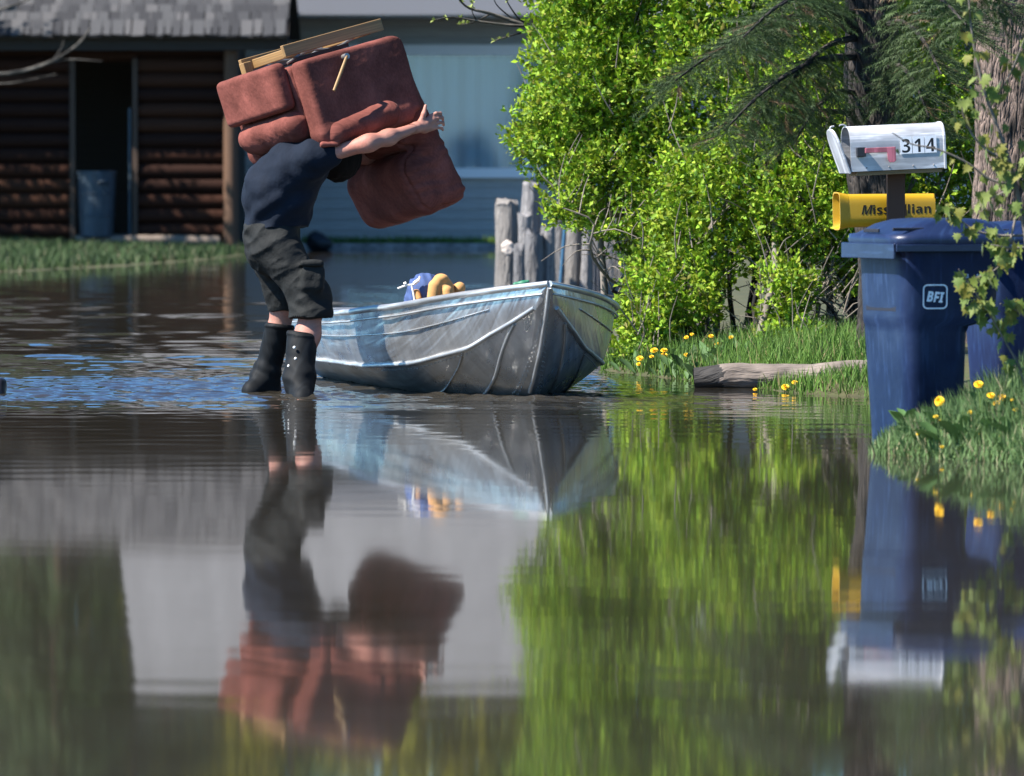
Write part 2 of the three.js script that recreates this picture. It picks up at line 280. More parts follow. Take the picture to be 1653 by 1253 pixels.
// ---------------------------------------------------------------- log cabin
{
  const D = 93, mp = D / FP, GY = .2, wx = (px) => X(px, D), wy = (py) => P(0, py, D).y;
  const base = V(wx(140), GY, -D);
  const cab = thing('log_cabin', 'dark brown log cabin with grey shingle roof and open black doorway', 'cabin', base);
  const rnd = RN(3);
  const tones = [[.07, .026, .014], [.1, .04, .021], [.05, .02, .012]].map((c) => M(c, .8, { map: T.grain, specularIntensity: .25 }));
  const x1r = wx(470) - .02, wallL = -11, wallR = wx(362), doorL = wx(118), doorR = wx(219), top = 2.98, zf = -D;
  const logs = (x0, x1, y0, y1, z) => {
    for (let y = y0; y < y1; y += .205) {
      const g = tube([V(x0, y + .1, z), V((x0 + x1) / 2, y + .1 + (rnd() - .5) * .012, z), V(x1, y + .1, z)], [.1 + rnd() * .012, .108, .1 + rnd() * .01], 12, 2);
      wpart('wall_log', g, tones[Math.floor(rnd() * 3)], cab);
    }
  };
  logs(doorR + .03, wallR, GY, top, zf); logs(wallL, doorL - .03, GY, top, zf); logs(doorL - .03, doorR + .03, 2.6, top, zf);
  // chinking behind the logs, side wall, back wall and the dark room
  const chink = M([.045, .035, .028], .95, { map: T.mottle }), plank = M([.07, .05, .035], .9, { map: T.grain });
  wpart('chinking', box(wallR - doorR - .1, top - GY, .06, (wallR + doorR) / 2, (top + GY) / 2, zf - .05), chink, cab);
  wpart('chinking', box(doorL - wallL - .1, top - GY, .06, (wallL + doorL) / 2, (top + GY) / 2, zf - .05), chink, cab);
  wpart('side_wall', box(.12, top - .1, 5, wallR + .03, (top + GY) / 2 - .05, zf - 2.6), plank, cab);
  wpart('back_roof', box(x1r + 11, .06, 3.9).rotateX(-.28).translate((x1r - 11) / 2, 3.54, zf - 3.1), plank, cab);
  wpart('back_wall', box(wallR - wallL, top, .12, (wallL + wallR) / 2, top / 2 + GY, zf - 5), plank, cab);
  wpart('ceiling', box(wallR - wallL, .06, 4.9, (wallL + wallR) / 2, top + .05, zf - 2.52), plank, cab);
  wpart('floor', box(wallR - wallL, .1, 4.9, (wallL + wallR) / 2, GY - .04, zf - 2.45), plank, cab);
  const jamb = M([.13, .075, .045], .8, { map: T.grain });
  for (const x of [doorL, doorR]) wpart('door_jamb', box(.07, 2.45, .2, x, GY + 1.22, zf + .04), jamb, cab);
  wpart('door_edge', box(.035, 1.75, .5, doorR - .08, GY + .9, zf - .2), M([.06, .09, .11], .6, { map: T.scuff }), cab);
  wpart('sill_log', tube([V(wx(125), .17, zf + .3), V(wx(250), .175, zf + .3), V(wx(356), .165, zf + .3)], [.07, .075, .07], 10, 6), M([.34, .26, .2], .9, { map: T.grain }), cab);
  // porch post, lit at its foot, and its pale bracket under the eave
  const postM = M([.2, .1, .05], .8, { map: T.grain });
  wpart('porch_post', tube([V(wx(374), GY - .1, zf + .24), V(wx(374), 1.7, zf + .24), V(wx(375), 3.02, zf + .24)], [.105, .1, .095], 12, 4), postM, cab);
  wpart('end_board', box(.5, .3, .05, wx(438), 2.9, zf + .3), M([.19, .22, .26], .8, { map: T.grain }), cab);
  // roof: eave at 2.95 m, the courses of shingles laid one by one near the eave
  const eZ = -(D - .6), eY = 2.95, rise = .5, run = .87, x0 = -11, x1 = wx(470) - .02, len = 2.3;
  const slope = Math.atan2(rise, run);
  const deck = box(x1 - x0, .05, len, 0, 0, 0).rotateX(slope).translate((x0 + x1) / 2, eY + Math.sin(slope) * len / 2 - .02, eZ - Math.cos(slope) * len / 2);
  const roof = wpart('roof', deck, plank, cab);
  wpart('rafter_beam', box(x1 - x0, .16, .12, (x0 + x1) / 2, eY - .12, eZ - .2), plank, cab);
  const shTones = [[.06, .06, .064], [.095, .095, .098], [.035, .035, .039], [.13, .126, .126]].map((c) => M(c, .9, { map: T.grain }));
  const shape = [0, 1, 2, 3].map((k) => { const r = RN(40 + k), g = box(1, .022, .42), p = g.attributes.position; for (let i = 0; i < p.count; i++) { if (p.getZ(i) > 0) { p.setZ(i, p.getZ(i) - r() * .05 + .01); p.setY(i, p.getY(i) + .008); } } g.computeVertexNormals(); return g; });
  const rest = [[], [], [], []]; let made = 0;
  for (let row = 0; row < 10; row++) {
    let x = x0 + (row % 2) * .06;
    while (x < x1 - .05) {
      const w = Math.min(.09 + rnd() * .11, x1 - x + .01), k = Math.floor(rnd() * 4), t = row * .215 + .14 + (rnd() - .5) * .03, kt = Math.floor(rnd() * 4);
      const pos = V(x + w / 2, eY + Math.sin(slope) * t + .03 + row * .0004, eZ - Math.cos(slope) * t), near = row < 3 && x > wx(-30) && made < 290;
      const m = new THREE.Matrix4().makeRotationFromEuler(new THREE.Euler(slope + .05, 0, (rnd() - .5) * .03)).scale(V(w - .02, 1, 1)).setPosition(pos.clone().sub(base));
      if (near) { const s = part('shingle', shape[k], shTones[kt], roof); s.applyMatrix4(m); made++; } else rest[kt].push(shape[k].clone().applyMatrix4(m));
      x += w;
    }
  }
  rest.forEach((list, k) => { const s = part('shingle_field', merge(list), shTones[k], roof); s.userData.kind = 'stuff'; });
  for (const m of roof.children) m.castShadow = true;

  // the bin in the doorway
  const can = thing('garbage_can', 'round blue-grey garbage can standing in the dark cabin doorway', 'garbage can', V(wx(158), GY + .01, -(D - .25)));
  const cm = M([.04, .062, .085], .55, { map: T.scuff });
  const prof = [[0, 0], [.215, 0], [.225, .02], [.262, .86], [.272, .87], [.272, .9], [.256, .905], [.25, .88], [.205, .05], [0, .04]].map(([a, b]) => new THREE.Vector2(a, b));
  part('body', new THREE.LatheGeometry(prof, 40), cm, can);
  for (const y of [.3, .6]) part('band', new THREE.TorusGeometry(.233 + y * .035, .009, 8, 40).rotateX(Math.PI / 2).translate(0, y, 0), cm, can);
  part('handle', tube([V(.05, .72, .26), V(.06, .76, .3), V(.16, .76, .28), V(.17, .72, .22)], [.014], 8, 10), cm, can);
}

// ---------------------------------------------------------------- house with picture window
{
  const D = 98.5, wx = (px) => X(px, D), wy = (py) => P(0, py, D).y, base = V(wx(700), .05, -D);
  const h = thing('grey_house', 'blue-grey clapboard house with large picture window behind the flooded yard', 'house', base);
  const rnd = RN(9), x0 = wx(240), x1 = 9, wL = wx(556), wM = wx(850), wR = wx(1010), wT = wy(83), wB = wy(277);
  const sidings = [[.72, .7, .67], [.68, .665, .64], [.75, .73, .7]].map((c) => M(c, .7, { map: T.grain }));
  const bh = .155, eave = wy(-30);
  for (let y = .1; y < eave + .2; y += bh) {
    const segs = y + bh > wB + .02 && y < wT + .02 ? [[x0, wL - .02], [wR + .02, x1]] : [[x0, x1]];
    for (const [a, b] of segs) { const g = box(b - a, bh + .02, .02, 0, 0, 0, .003).rotateX(-.09).translate((a + b) / 2, y + bh / 2, -D + .015); wpart('siding_board', g, sidings[Math.floor(rnd() * 3)], h); }
  }
  wpart('wall_core', box(wL - x0 - .02, eave, .12, (x0 + wL - .02) / 2, eave / 2 + .1, -D - .085), sidings[0], h);
  wpart('wall_core', box(x1 - wR - .02, eave, .12, (x1 + wR + .02) / 2, eave / 2 + .1, -D - .085), sidings[0], h);
  wpart('wall_core', box(wR - wL, wB - .1, .12, (wL + wR) / 2, (wB + .1) / 2, -D - .085), sidings[0], h);
  wpart('back_wall', box(x1 - x0, 3.4, .12, (x0 + x1) / 2, 1.75, -D - 6), sidings[1], h);
  wpart('ceiling', box(x1 - x0, .05, 6, (x0 + x1) / 2, 3.1, -D - 3.05), sidings[1], h);
  wpart('room_floor', box(x1 - x0, .05, 5.8, (x0 + x1) / 2, .2, -D - 3.1), sidings[1], h);
  for (const x of [x0, x1]) wpart('side_wall', box(.12, 3.3, 6, x, 1.7, -D - 3), sidings[0], h);
  const trim = M([.8, .8, .8], .6), win = wpart('window', merge([box(wR - wL + .16, .15, .1, (wL + wR) / 2, wT + .02, -D + .05), box(wR - wL + .2, .14, .14, (wL + wR) / 2, wB - .02, -D + .06)]), trim, h);
  for (const x of [wL, wM, wR]) wpart('window_frame', box(.1, wT - wB - .11, .08, x, (wT + wB) / 2 + .002, -D + .042), trim, win, h);
  // plain tinted double glazing with pale curtains close behind it
  const glass = M([.75, .85, .9], .04, { transmission: 1, thickness: 0, ior: 1.6 });
  wpart('pane', box(wM - wL - .1, wT - wB - .1, .008, (wL + wM) / 2, (wT + wB) / 2, -D + .03), glass, win, h);
  wpart('pane', box(wR - wM - .1, wT - wB - .1, .008, (wR + wM) / 2, (wT + wB) / 2, -D + .03), glass, win, h);
  const cp = [], ci = [], n = 160; for (let i = 0; i <= n; i++) { const x = mix(wL - .1, wR + .1, i / n), z = -D - .16 + .03 * Math.sin(x * 26) + .02 * Math.sin(x * 9); cp.push(x, wT + .12, z, x, wB - .12, z); if (i) { const a = i * 2; ci.push(a - 2, a - 1, a, a, a - 1, a + 1); } }
  wpart('curtain', geoOf(cp, ci), M([.7, .74, .72], .9, { map: T.cloth }), h);
  // roof
  const eZ = -(D - 1.7), eY = wy(-8), pitch = .5, len = 6.4;
  const roofM = M([.15, .15, .152], .9, { map: tex(256, [1.4, 1.4], (u, v) => { const row = Math.floor(v * 10), k = lattice[(Math.floor(u * 9 + (row % 2) * .5) * 31 + row * 77) & 65535]; return mix(.74, 1, k * .5 + fb(u, v, 12, 12, 4, 90) * .5); }) });
  const rg = box(x1 - x0 + .6, .06, len).rotateX(pitch), uv = rg.attributes.uv, rp = rg.attributes.position; for (let i = 0; i < uv.count; i++) uv.setXY(i, rp.getX(i), rp.getZ(i));
  wpart('roof', rg.translate((x0 + x1) / 2 - .1, eY + Math.sin(pitch) * len / 2, eZ - Math.cos(pitch) * len / 2), roofM, h);
  const dark = M([.42, .42, .42], .8);
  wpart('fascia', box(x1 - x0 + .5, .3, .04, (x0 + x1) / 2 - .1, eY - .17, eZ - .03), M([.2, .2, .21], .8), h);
  wpart('soffit', box(x1 - x0 + .4, .03, 1.6, (x0 + x1) / 2 - .1, eY - .33, eZ - .87), dark, h);
  wpart('foundation', box(x1 - x0, .2, .1, (x0 + x1) / 2, .03, -D + .06), M([.35, .33, .32], .9, { map: T.stone }), h);
  const kerb = box(wx(1000) - wx(486), .16, .3, (wx(486) + wx(1000)) / 2, 0, -96.9, .02);
  const kb = single('concrete_kerb', kerb, M([.42, .38, .36], .9, { map: T.stone }), 'pale concrete kerb edging the yard in front of the grey house', 'kerb'); kb.geometry.translate(0, 0, 0);
  // a dark shapeless sack by the wall
  const c = P(515, 374, 95.6), sk = thing('black_sack', 'slumped black sack on the ground before the grey house', 'sack', V(c.x, .02, c.z));
  part('sack', sdf((x, y, z) => { const d = smin(ell(V(-.05, .1, 0), .13, .15, .12)(x, y, z), ell(V(.08, .07, .02), .11, .09, .11)(x, y, z), .08); return d + .02 * nz(x * 9, y * 9, z * 9); }, [-.35, -.12, -.3], [.35, .45, .3], .02), M([.012, .013, .016], .5), sk);
}

// ---------------------------------------------------------------- trees
const barkDark = M([.085, .07, .06], .95, { map: T.bark, bumpMap: T.barkBump, bumpScale: .02 });
const barkPink = M([.36, .265, .22], .95, { map: T.bark, bumpMap: T.barkBump, bumpScale: .03 });
const barkTan = M([.3, .17, .1], .95, { map: T.bark, bumpMap: T.barkBump, bumpScale: .02 });
const barkGrey = M([.2, .18, .15], .9, { map: T.bark, bumpMap: T.barkBump, bumpScale: .008 });
const twigMat = M([.24, .205, .17], .9, { map: T.mottle });
function trunkGeo(pts, radii, seed, rough = .035) {          // a ridged, uneven trunk
  const g = tube(pts, radii, 40, 90), p = g.attributes.position, n = g.attributes.normal;
  for (let i = 0; i < p.count; i++) { const x = p.getX(i), y = p.getY(i), z = p.getZ(i), nx = n.getX(i), nnz = n.getZ(i), d = rough * (nz(nx * 3.5 + seed, y * 2.4, nnz * 3.5) + .5 * Math.abs(nz(nx * 9 + seed, y * 4.5, nnz * 9))); p.setXYZ(i, x + nx * d, y, z + nnz * d); }
  const q = mergeVertices(g, 1e-4); q.computeVertexNormals(); return g.computeVertexNormals(), g;
}
const needleTwig = (() => {                                  // 20 cm of fir twig, needles all round
  const r = RN(15), pos = [], idx = [];
  for (let i = 0; i < 70; i++) {
    const t = i / 70, a = r() * 6.283, l = .1 + .1 * r(), s = V(0, 0, t), d = V(Math.cos(a), Math.sin(a), .75).normalize().multiplyScalar(l), e = s.clone().add(d), w = V(-Math.sin(a), Math.cos(a), 0).multiplyScalar(.008), k = pos.length / 3;
    pos.push(s.x - w.x, s.y - w.y, s.z, s.x + w.x, s.y + w.y, s.z, e.x, e.y, e.z); idx.push(k, k + 1, k + 2);
  }
  const k = pos.length / 3; pos.push(-.012, 0, 0, .012, 0, 0, 0, 0, 1, 0, -.012, 0, 0, .012, 0); idx.push(k, k + 1, k + 2, k + 3, k + 4, k + 2);
  return geoOf(pos, idx);
})();
const needleMat = M([1, 1, 1], .7, { transmission: .15, thickness: 0, ior: 1.4 });
const needleTone = (r) => { const k = .6 + r() * .8; return r() < .06 ? C(.15, .1, .05) : C(.06 * k, .098 * k, .03 * k); };
function bough(list, wood, rnd, a, b, origin, dense = 1) {   // one fir bough: an arching limb with side twigs
  const pts = [0, .35, .7, 1].map((t) => a.clone().lerp(b, t).add(V(0, .12 * Math.sin(t * Math.PI), 0))), L = a.distanceTo(b);
  wood.push(tube(pts.map((p) => p.clone().sub(origin)), [.019 * Math.sqrt(L), .005], 6, 10));
  const curve = new THREE.CatmullRomCurve3(pts), dir = b.clone().sub(a).normalize();
  for (let i = 0; i < 48 * L * dense; i++) {
    const t = .22 + .78 * rnd(), p = curve.getPoint(t), sd = (rnd() < .5 ? -1 : 1), side = V(-dir.z, 0, dir.x).multiplyScalar(sd).add(V(rnd() - .5, rnd() - .5, rnd() - .5).multiplyScalar(.5)).addScaledVector(dir, .75).add(V(0, -.25 - .25 * rnd(), 0)).normalize();
    const reach = (1 - t * .65) * .42 * (.5 + rnd());
    for (let k = 0; k < 3; k++) {
      const q = p.clone().addScaledVector(side, reach * k / 3).add(V(0, -.03 * k, 0)), d = side.clone().add(V(rnd() - .5, rnd() - .6, rnd() - .5).multiplyScalar(.7)).normalize();
      list.push([q.sub(origin), new THREE.Quaternion().setFromUnitVectors(ZP, d), .13 + rnd() * .09, needleTone(rnd)]);
    }
  }
}
{
  // fir behind the mailbox
  const D = 39, rnd = RN(21), base = V(X(1416, D), .12, -D);
  const fir = thing('fir_tree', 'dark-barked fir with drooping needled boughs behind the white mailbox', 'tree', base);
  const path = [[1428, 596, .16], [1427, 520, .128], [1421, 400, .13], [1411, 270, .142], [1407, 100, .142], [1404, -60, .138], [1402, -400, .12], [1400, -900, .09]].map(([px, py, r]) => [P(px, py, D), r]);
  path[0][0].y = .05;
  wpart('trunk', trunkGeo(path.map((p) => p[0]), path.map((p) => p[1]), 4), barkDark, fir);
  const list = [], boughs = [[1380, 20, 1090, 130, 37.6], [1385, 90, 1170, 210, 37.4], [1385, 60, 1240, 190, 37.9], [1380, -10, 1200, 60, 37.2], [1385, 150, 1280, 235, 38.2],
    [1430, 40, 1520, 120, 37.7], [1430, 0, 1560, 40, 37.6], [1430, 110, 1500, 190, 38], [1425, -40, 1640, 20, 38.4], [1380, -120, 1120, -80, 38.6], [1375, -200, 1020, -160, 38.8], [1430, -220, 1700, -150, 38.8],
    [1375, -330, 1080, -290, 39.4], [1430, -330, 1680, -300, 39.2], [1400, -300, 1380, -230, 37.6]];
  for (const [ax, ay, bx, by, bd] of boughs) { const wood = []; bough(list, wood, rnd, P(ax, ay, 38.95), P(bx, by, bd), base); part('limb', wood[0], barkDark, fir); }
  wpart('dead_limb', tube([P(1375, 45, 38.9), P(1330, 8, 38.6), P(1285, -10, 38.4), P(1240, -60, 38.2)], [.045, .03, .012], 7, 14), barkDark, fir);
  wpart('dead_limb', tube([P(1372, 182, 38.85), P(1330, 178, 38.6), P(1292, 174, 38.4)], [.016, .008], 6, 6), barkDark, fir);
  instanced('needles', needleTwig, needleMat, list, fir);
  // second trunk, pinkish and sunlit, at the right
  const D2 = 40.5, b2 = V(X(1628, D2), .12, -D2), t2 = thing('pine_tree', 'broad pinkish-barked tree trunk standing behind the blue carts', 'tree', b2);
  const p2 = [[1630, 590, .29], [1630, 480, .245], [1632, 350, .225], [1636, 200, .215], [1638, 60, .205], [1640, -100, .195], [1642, -600, .16], [1644, -1400, .08]].map(([px, py, r]) => [P(px, py, D2), r]); p2[0][0].y = .05;
  wpart('trunk', trunkGeo(p2.map((p) => p[0]), p2.map((p) => p[1]), 8, .05), barkPink, t2);
  const l2 = []; for (let i = 0; i < 16; i++) { const wood = [], a = rnd() * 6.28, y = -250 - i * 60, s = P(1641, y, D2), e = s.clone().add(V(Math.cos(a), -.2, Math.sin(a)).multiplyScalar(1 + rnd() * .7)); bough(l2, wood, rnd, s, e, b2, .8); part('limb', wood[0], barkPink, t2); }
  instanced('needles', needleTwig, needleMat, l2, t2);
}
const toneBush = (r, s) => { const h = r(), k = s * (.8 + r() * .4); return h < .05 ? C(.26 * k, .25 * k, .05 * k) : h < .17 ? C(.1 * k, mix(.17, .22, r()) * k, .03 * k) : C(mix(.19, .29, h) * k, mix(.32, .42, r()) * k, mix(.014, .035, r()) * k); };
const toneBlue = (r, s) => { const k = s * (.8 + r() * .4); return C(.11 * k, .225 * k, .05 * k); };
const leafM = leafMat([1, 1, 1], .4);
{
  // the great leafy thicket: four shrubs grown together
  const B = (px, py, D, rx, ry, rz, w) => [P(px, py, D), rx * D / FP, ry * D / FP, rz, w];
  const defs = [
    ['sunlit bright green shrub overhanging the pale picture window', 41.8, [1075, 588], [B(965, 110, 42, 125, 150, .5), B(915, 215, 42, 95, 75, .4), B(985, 300, 41.8, 110, 90, .45), B(960, -60, 42.2, 120, 130, .6), B(1075, 400, 41.6, 80, 80, .4), B(905, 340, 41.4, 28, 22, .1, .6), B(990, 372, 41.4, 46, 14, .12, .7), B(1010, -220, 42.4, 130, 150, .6)], toneBush, 3300],
    ['bright green shrub growing behind the grey log by the bow of the boat', 41.2, [1150, 588], [B(1090, 465, 41, 85, 80, .4), B(1045, 520, 40.8, 55, 50, .3), B(1150, 330, 41.3, 120, 110, .5), B(1130, 150, 41.8, 120, 140, .5), B(1190, -40, 42, 150, 120, .6), B(1250, -240, 42, 170, 160, .7), B(1040, 560, 40.6, 50, 28, .2)], toneBush, 3300],
    ['leafy green shrub with bare dark stems showing left of the blue cart', 40.9, [1300, 586], [B(1290, 330, 41.2, 105, 110, .5), B(1265, 200, 41.5, 110, 110, .5), B(1355, 290, 41.2, 60, 120, .5), B(1262, 470, 40.7, 55, 50, .25), B(1275, 545, 40.5, 55, 28, .2), B(1340, 90, 41.9, 90, 120, .5), B(1370, 420, 41, 35, 60, .3, .5)], toneBush, 2600],
    ['green shrub filling the gap between the two tree trunks', 41.9, [1520, 590], [B(1500, 110, 42.2, 110, 150, .6), B(1510, 300, 42, 95, 110, .5), B(1560, -100, 42.4, 130, 130, .6), B(1480, 420, 41.8, 100, 90, .5), B(1640, 200, 42.6, 70, 200, .5), B(1640, 450, 42.2, 60, 110, .5)], toneBush, 2500],
  ];
  defs.forEach(([label, D, [bx, by], blobs, tone, count], i) => {
    const rnd = RN(100 + i), base = V(X(bx, D), groundAt(X(bx, D), D), -D), s = thing('shrub', label, 'shrub', base, 'leafy thicket beside the boat'), list = [];
    sprigs(list, rnd, base, blobs, count * 3, .039, tone, 8);
    const n = i === 2 ? 16 : 9, fine = [];
    for (let k = 0; k < n; k++) {
      const [c, rx, ry] = blobs[k % blobs.length], a = V(base.x + (rnd() - .5) * .75, base.y - .05, base.z + (rnd() - .5) * .5), e = V(c.x + (rnd() - .5) * rx, c.y + ry * (.2 + rnd() * .5), c.z + (rnd() - .5) * .3);
      const pts = stemCurve(a, e, rnd, .2, 6);
      wpart('stem', tube(pts, [.012 + rnd() * .016, .004], 6, 16), rnd() < .5 ? twigMat : barkDark, s);
      const cv = new THREE.CatmullRomCurve3(pts);
      for (let q = 0; q < 14; q++) { const p = cv.getPoint(.2 + rnd() * .75), f = p.clone().add(V((rnd() - .5) * .7, rnd() * .5 - .12, (rnd() - .5) * .6)); fine.push(tube([p, p.clone().lerp(f, .5).add(V(0, .04, 0)), f], [.005, .002], 4, 4).translate(-base.x, -base.y, -base.z)); }
    }
    for (let q = 0; q < 60; q++) { const [c, rx, ry, rz] = blobs[q % blobs.length], p = V(c.x + (rnd() - .5) * 1.7 * rx, c.y + (rnd() - .5) * 1.7 * ry, c.z + (rnd() - .3) * 1.6 * rz), f = p.clone().add(V((rnd() - .5) * .3, .1 + rnd() * .25, (rnd() - .5) * .3)); fine.push(tube([p, p.clone().lerp(f, .5).add(V((rnd() - .5) * .05, 0, 0)), f], [.0045, .0018], 4, 4).translate(-base.x, -base.y, -base.z)); }
    const tw = part('twigs', merge(fine), twigMat, s); tw.userData.kind = 'stuff';
    instanced('leaves', LEAF, leafM, list, s);
  });
  // budding bare tree whose twigs reach out over the window
  const D = 43.2, rnd = RN(131), base = V(X(1140, D), .08, -D), t = thing('budding_tree', 'thin bare tree with budding twigs reaching past the dark eave', 'tree', base);
  wpart('trunk', tube([V(base.x, .03, base.z), P(1100, 300, D), P(1000, 130, D), P(915, 70, D), P(890, -80, D)], [.05, .04, .03, .02], 8, 20), barkGrey, t);
  const buds = [];
  for (const [pts, r] of [[[[915, 70], [850, 42], [792, 22], [755, 12], [735, -8]], .016], [[[915, 70], [862, 45], [815, 40], [770, 34], [728, 28], [700, 33]], .012], [[[905, 20], [850, 50], [822, 58], [798, 66]], .009], [[[792, 22], [765, 36], [742, 40]], .006], [[[830, 33], [800, 5], [795, -20]], .006], [[[770, 34], [762, 18], [764, 2]], .005], [[[862, 45], [838, 30], [820, 5], [812, -14]], .008]]) {
    const p3 = pts.map(([x, y], i) => P(x, y, D - .25 - i * .05)); wpart('twig', tube(p3, [r, r * .35], 5, 14), barkGrey, t);
    const cv = new THREE.CatmullRomCurve3(p3);
    for (const u of [.72, .86, 1]) for (let k = 0; k < 5; k++) { const d = V(rnd() - .5, rnd() - .3, rnd() - .5).normalize(); buds.push([cv.getPoint(u).sub(base), new THREE.Quaternion().setFromUnitVectors(ZP, d), .02 + rnd() * .016, C(.3, .36, .1)]); }
  }
  instanced('buds', LEAF, leafM, buds, t);
  // dark bare branches before the cabin, on a tree that stands left of the view
  const d3 = 88, b3 = V(X(-190, d3), .15, -d3), t3 = thing('bare_tree', 'leafless grey tree whose branch crosses the dark cabin front', 'tree', b3);
  wpart('trunk', tube([V(b3.x, .1, b3.z), P(-185, 200, d3), P(-150, 0, d3), P(-140, -300, d3), P(-160, -700, d3)], [.16, .14, .12, .1, .05], 10, 24), barkGrey, t3);
  for (const [pts, r] of [[[[-170, 130], [-60, 122], [30, 116], [85, 98], [125, 72], [146, 46]], .035], [[[85, 98], [100, 76], [103, 62]], .014], [[[60, 106], [110, 96], [165, 99]], .014], [[[-60, 122], [0, 135], [90, 120]], .015], [[[-150, 40], [-40, 24], [30, 6], [60, -10]], .03]]) wpart('branch', tube(pts.map(([x, y]) => P(x, y, d3 - .3)), [r, r * .4], 6, 14), barkGrey, t3);
}
// trees seen only in the water or by their shade: behind the houses, and left of the view
{
  const leafBig = leafGeo(.7, .1, .5);
  function broad(label, x, D, height, spread, tone, seed, bark, size, count, low = .35) {
    const rnd = RN(seed), gy = Math.max(groundAt(x, D), 0) - .05, base = V(x, gy, -D), t = thing('broadleaf_tree', label, 'tree', base, 'tall trees around the houses'), list = [];
    wpart('trunk', tube([base.clone(), V(x + .1, height * .3, -D), V(x - .1, height * .6, -D + .1), V(x, height * .9, -D)], [height * .026, height * .02, height * .013, .03], 10, 24), bark, t);
    const blobs = []; for (let i = 0; i < 11; i++) { const a = i * 2.4, r = spread * (.2 + .5 * rnd()), y = height * (low + (1 - low) * (.12 + .8 * rnd())); blobs.push([V(x + Math.cos(a) * r, y, -D + Math.sin(a) * r), spread * .42, spread * .34, spread * .42]); }
    for (const [c] of blobs.slice(0, 8)) wpart('limb', tube(stemCurve(V(x, Math.max(c.y - spread * .8, height * .25), -D), c, rnd, .2, 4), [height * .009, .02], 6, 10), bark, t);
    sprigs(list, rnd, base, blobs, count, size, tone, 7);
    instanced('leaves', leafBig, leafM, list, t);
  }
  const yellow = (r, s) => { const k = s * (.8 + r() * .5); return C(.3 * k, .29 * k, .03 * k); }, mid = (r, s) => { const k = s * (.7 + r() * .5); return C(.1 * k, .17 * k, .03 * k); };
  broad('yellow-green budding tree behind the grey house roof', -3.6, 112, 10.5, 2.6, yellow, 201, barkGrey, .17, 1500, .5);
  broad('golden-green tree standing behind the middle of the grey house', -.9, 114, 11, 2.6, yellow, 202, barkGrey, .17, 1500, .5);
  broad('dark green tree behind the right end of the grey house', 2.4, 111, 12, 3.2, mid, 203, barkDark, .17, 1600, .35);
  broad('tall green tree behind the thicket', 6, 72, 13, 3.6, mid, 204, barkDark, .15, 1800, .3);
  broad('spreading green tree left of the cabin that shades its front', -9.7, 90.8, 6.3, 2.3, mid, 205, barkGrey, .13, 750, .3);
  broad('dark leafy tree rising behind the left part of the grey house', -6.2, 119, 10.4, 3.6, mid, 207, barkDark, .24, 3400, .22);
  broad('dark leafy tree rising behind the window of the grey house', -2.2, 121, 10.4, 3.6, mid, 208, barkDark, .24, 3400, .22);
  broad('dark leafy tree rising behind the thicket side of the grey house', 1.6, 120, 10.4, 3.6, mid, 209, barkDark, .24, 3400, .22);
  broad('dark leafy tree at the far right behind the grey house', 5.4, 118, 10.4, 3.6, mid, 210, barkDark, .24, 3400, .2);
  broad('dark leafy tree far behind the cabin', -10.5, 118, 10.4, 3.8, mid, 211, barkDark, .24, 3400, .2);
  broad('yellow-green tree behind the left end of the grey house', -5.6, 113, 10.8, 2.4, yellow, 212, barkGrey, .17, 1500, .5);
  broad('dark leafy tree at the far left behind the cabin', -14.5, 116, 10.4, 3.8, mid, 213, barkDark, .24, 3000, .15);
  const cf = (label, x, D, h, w, seed) => {
    const rnd = RN(seed), base = V(x, .15, -D), t = thing('conifer_tree', label, 'tree', base, 'dark conifers behind the cabin'), list = [];
    wpart('trunk', tube([base.clone(), V(x, h * .5, -D), V(x, h, -D)], [.22, .15, .02], 10, 12), barkTan, t);
    for (let i = 0; i < 900; i++) { const u = Math.pow(rnd(), .8), y = h * (.3 + .7 * u), r = w * (1 - u) * (.25 + .75 * rnd()) + .1, a = rnd() * 6.283, d = V(Math.cos(a), -.35, Math.sin(a)).normalize(); list.push([V(Math.cos(a) * r, y, Math.sin(a) * r), new THREE.Quaternion().setFromUnitVectors(ZP, d), .8 + rnd() * .6, needleTone(rnd)]); }
    instanced('needles', needleTwig, needleMat, list, t);
  };
  cf('tall dark conifer with bare tan lower trunk behind the cabin', X(92, 104), 104, 10.4, 1.7, 301);
  cf('dense dark conifer behind the right end of the cabin', X(215, 108), 108, 10.6, 2, 302);
  cf('dark conifer behind the left end of the cabin', X(-60, 106), 106, 10.6, 2, 303);
}

// ---------------------------------------------------------------- grass
const blade = geoOf([-.5, 0, 0, .5, 0, 0, -.34, .5, .06, .34, .5, .06, 0, 1, .26], [0, 1, 2, 1, 3, 2, 2, 3, 4]);
const grassM = leafMat([1, 1, 1], .35);
function grass(name, label, spots, seed, h, w, tone) {       // spots: (random) => [x, depth, height factor] or null
  const rnd = RN(seed), list = [], up = V(0, 1, 0);
  for (let i = 0; i < spots.count; i++) {
    const s = spots.at(rnd); if (!s) continue; const [x, D, k] = s, y = groundAt(x, D); if (y < -.075) continue;
    const lean = V((rnd() - .5) * .9, 1, (rnd() - .5) * .9).normalize(), q = new THREE.Quaternion().setFromUnitVectors(up, lean).multiply(new THREE.Quaternion().setFromAxisAngle(up, rnd() * 6.28)), hh = h * k * (.45 + .8 * rnd());
    list.push([V(x, y - .01, -D), q, V(w * (.7 + .6 * rnd()), hh, hh), tone(rnd)]);
  }
  const m = instanced(name, blade, grassM, list, scene); tag(m, label, 'grass'); return m;
}
const gTone = (r) => { const k = .6 + r() * .8; return r() < .06 ? C(.3, .26, .12) : C(.105 * k, .2 * k, .035 * k); };
const gTone2 = (r) => { const k = .55 + r() * .8; return r() < .07 ? C(.36, .33, .19) : C(.12 * k, .2 * k, .07 * k); };
